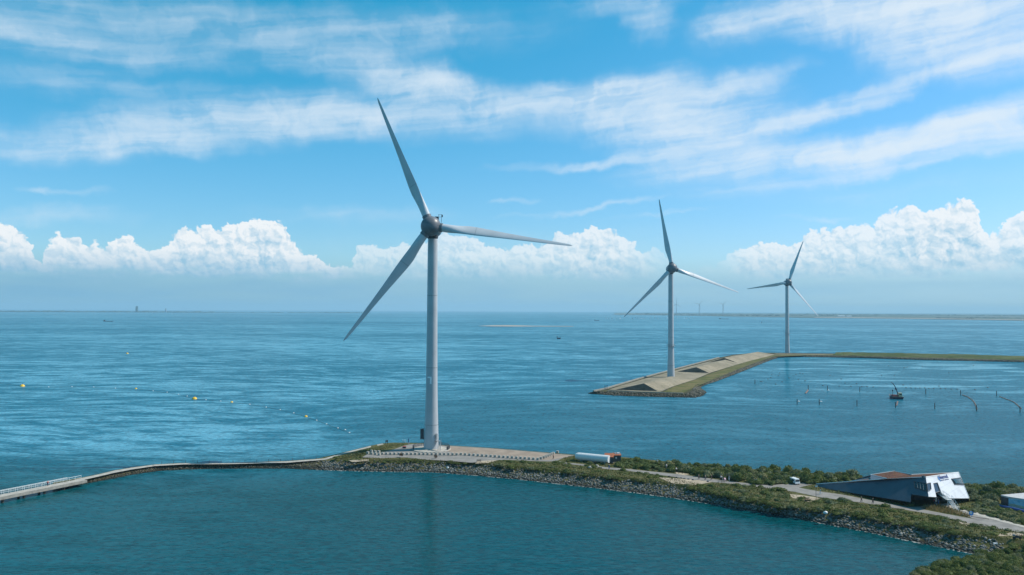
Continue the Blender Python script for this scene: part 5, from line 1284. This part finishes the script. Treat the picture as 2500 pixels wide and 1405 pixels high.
m_ = MB(); m_.add([(.3,.05,1.6),(-3.2,.25,1.8),(.2,.05,11.5),(.3,-.05,1.6),(-3.2,.15,1.8),(.2,-.05,11.5)], [(0,1,2),(3,5,4),(0,3,4,1),(1,4,5,2),(2,5,3,0)]); m_.add([(.7,.05,10),(4.2,.05,1.3),(.8,.3,1.6),(.7,-.05,10),(4.2,-.05,1.3),(.8,.2,1.6)], [(0,1,2),(3,5,4),(0,3,4,1),(1,4,5,2),(2,5,3,0)]); m_.build('sail', M_white, sbt)
m_ = MB(); m_.tube([(.35,0,.8),(.35,0,12.2)], .09, 6); m_.build('mast', M_mgrey, sbt)
rs = random.Random(5)
sp_ = [(1480+x, 778.5 + rs.uniform(-1.2, 1.6)) for x in (0,6,14,26,34,64,72,77,82,87,92,99,107,118,126,150,156,174,190,196,204,212)] + [(1526,771.5),(1859,789.5),(420,768.5),(372,764.2),(523,763.5),(580,764)]
first = True
for px, py in sp_:
    o = sbt if first else copy_tree(sbt); first = False
    o.location = G(px, py, 0); o.rotation_euler = (0, 0, rs.uniform(-.8, .8)); o.scale = (rs.uniform(.75, 1.1),)*3
    if px < 600: lb, gp = 'tiny white sail near the horizon on the left', 'white sails on the left'
    elif px > 1800: lb, gp = 'lone white boat between the two right turbines', None
    elif px > 1520 and px < 1530 and py < 773: lb, gp = 'white sail farthest out, just below the blade tip of the middle turbine', None
    else: lb, gp = 'tiny white sailing boat in the fleet in front of the far shore', 'fleet of white sailing boats'
    tag(o, lb, 'sailing boat', gp)
    if gp is None and 'group' in o: del o['group']

# ------------------------------------------------------------------ far shores
structure(sheet('beach', [(1168,796.2),(1200,794.6),(1240,794.2),(1275,795),(1300,795.8),(1400,796.6),(1400,797.4),(1300,797.3),(1240,797.6),(1200,797.2)], .5, M_beach, 1.0))
structure(sheet('ground', [(1500,768.8),(1580,769.6),(1640,770.3),(1760,772.3),(1900,774.6),(2000,776.6),(2150,777.8),(2300,779.8),(2500,783),(2900,788),(2900,770.3),(1500,764.3)], 2.0, M_farland, 3.0))
structure(sheet('beach', [(1985,776.0),(2100,777.0),(2200,778.0),(2300,779.2),(2500,782.2),(2900,787.2),(2900,785.6),(2500,781.0),(2300,778.0),(2200,776.8),(2100,775.6),(1990,775.0)], 2.3, M_beach))
def woodline(px0, px1, py, step, hmin, hmax, label, py1=None, dens=1.0, w=60):
    Vs = []; Fs = []; off = 0; r = random.Random(int(px0*7+py*3)); x = px0
    py1 = py1 if py1 is not None else py
    while x < px1:
        yy = py + (py1-py)*(x-px0)/(px1-px0)
        if r.random() < dens:
            c = G(x, yy, 1.5); h = r.uniform(hmin, hmax); L_ = step*c.y/FPX*r.uniform(.8, 1.9); wd = w*r.uniform(.5, 1.2)
            v, f = RV[r.randrange(10)]; Vs.append(v*np.array([L_*1.4, wd, h*2.0])+np.array([c.x, c.y+r.uniform(-30, 30), 1.5])); Fs.append(f+off); off += len(v)
        x += step*.8
    o = link_mesh('woodland', npmesh('woodland', np.concatenate(Vs), np.concatenate(Fs)), M_farwood); tag(o, label, 'woodland', kind='stuff')
woodline(1560, 2860, 767.3, 9, 13, 27, 'hazy tree line of the far right shore on the horizon', 772.6, 1.0)
woodline(1580, 1900, 768.8, 7, 8, 20, 'hazy wood close to the water left of the right turbine', 772.5, .85)
woodline(1900, 2140, 771.5, 8, 6, 16, 'trees around the farm sheds on the far right shore', 772.5, .7)
woodline(2290, 2375, 777.6, 6, 8, 15, 'dark wood near the water on the far right shore', 778.4, 1.0)
woodline(2385, 2860, 776.5, 9, 6, 13, 'low wood at the right edge of the far shore', 782.0, .75)
woodline(2000, 2860, 769.8, 10, 7, 16, 'hedges and tree rows in the far fields', 774.5, .6)
woodline(-320, 520, 760.6, 8, 18, 30, 'thin hazy coastline on the left horizon', 763.4, 1.0, 200)
woodline(520, 900, 763.2, 8, 6, 13, 'very faint coastline left of the tall turbine', 764.4, .8, 200)
fbm = lambda px, py, w, h, label, nm='farm_shed', cat='building', m_=M_white: tag((lambda o: (setattr(o, 'location', G(px, py, 2)), o)[1])(MB().hexa([(-w/2,-8,0),(w/2,-8,0),(w/2,8,0),(-w/2,8,0),(-w/2,-8,h),(w/2,-8,h),(w/2,8,h),(-w/2,8,h)]).add([(-w/2,-8,h),(w/2,-8,h),(w/2,0,h*1.5),(-w/2,0,h*1.5),(w/2,8,h),(-w/2,8,h)], [(0,1,2,3),(3,2,4,5),(0,3,5),(1,4,2)]).build(nm, m_, None)), label, cat)
fbm(2054,773.8,66,7,'left of two long white sheds on the far right shore'); fbm(2072,774.2,46,7,'right of two long white sheds on the far right shore')
fbm(334,763,26,54,'square tower block rising from the left horizon','tower_block','building',M_farwood); fbm(405,763,14,34,'small pale tower on the left horizon, right of the square one','tower','building',M_mgrey)
# distant turbines
def far_turbine(px, py, hub, angs, yaw, label):
    e = empty('wind_turbine', G(px, py, 2), label, 'wind turbine', 'faint wind turbines on the horizon'); m_ = MB()
    m_.lathe([(3.4,0),(2.2,hub)], 12); m_.build('tower', M_mgrey, e)
    m_ = MB(); m_.box((0,0,hub), (4,9,4)); m_.build('nacelle', M_mgrey, e)
    for a in angs:
        a = R(a); u = Vector((math.cos(a)*math.cos(yaw), math.cos(a)*math.sin(yaw), math.sin(a))); m_ = MB(); c = Vector((0,-6,hub)); m_.tube([c, c+u*12, c+u*hub*.58], [1.8,2.1,.6], 6); m_.build('blade', M_mgrey, e)
far_turbine(1651,771,118,(90,210,330),.3,'faint turbine nearest the middle tower, one blade straight up'); far_turbine(1707,771,118,(45,165,285),.2,'faint turbine in the middle of three on the horizon'); far_turbine(1765,771,118,(40,160,280),.5,'faint turbine rightmost of three on the horizon')

# ------------------------------------------------------------------ haze
hz = MB().hexa([(-26500,-3200,-6),(26500,-3200,-6),(26500,28000,-6),(-26500,28000,-6),(-26500,-3200,185),(26500,-3200,185),(26500,28000,185),(-26500,28000,185)]).build('haze', None, None)
hm = bpy.data.materials.new('haze_air'); hm.use_nodes = True; q = NT(hm.node_tree); q.N.clear()
pv = q.n('ShaderNodeVolumePrincipled'); pv.inputs['Color'].default_value = (.47,.69,.81,1); pv.inputs['Density'].default_value = 6.5e-5; pv.inputs['Anisotropy'].default_value = 0.1
q.l(pv.outputs[0], q.n('ShaderNodeOutputMaterial').inputs['Volume']); hz.data.materials.append(hm); tag(hz, 'thin pale blue haze over the sea', 'haze', kind='stuff')
S.cycles.volume_bounces = 1; S.cycles.max_bounces = 6
print('objects', len(S.objects), 'shrubs', len(shrub_list))
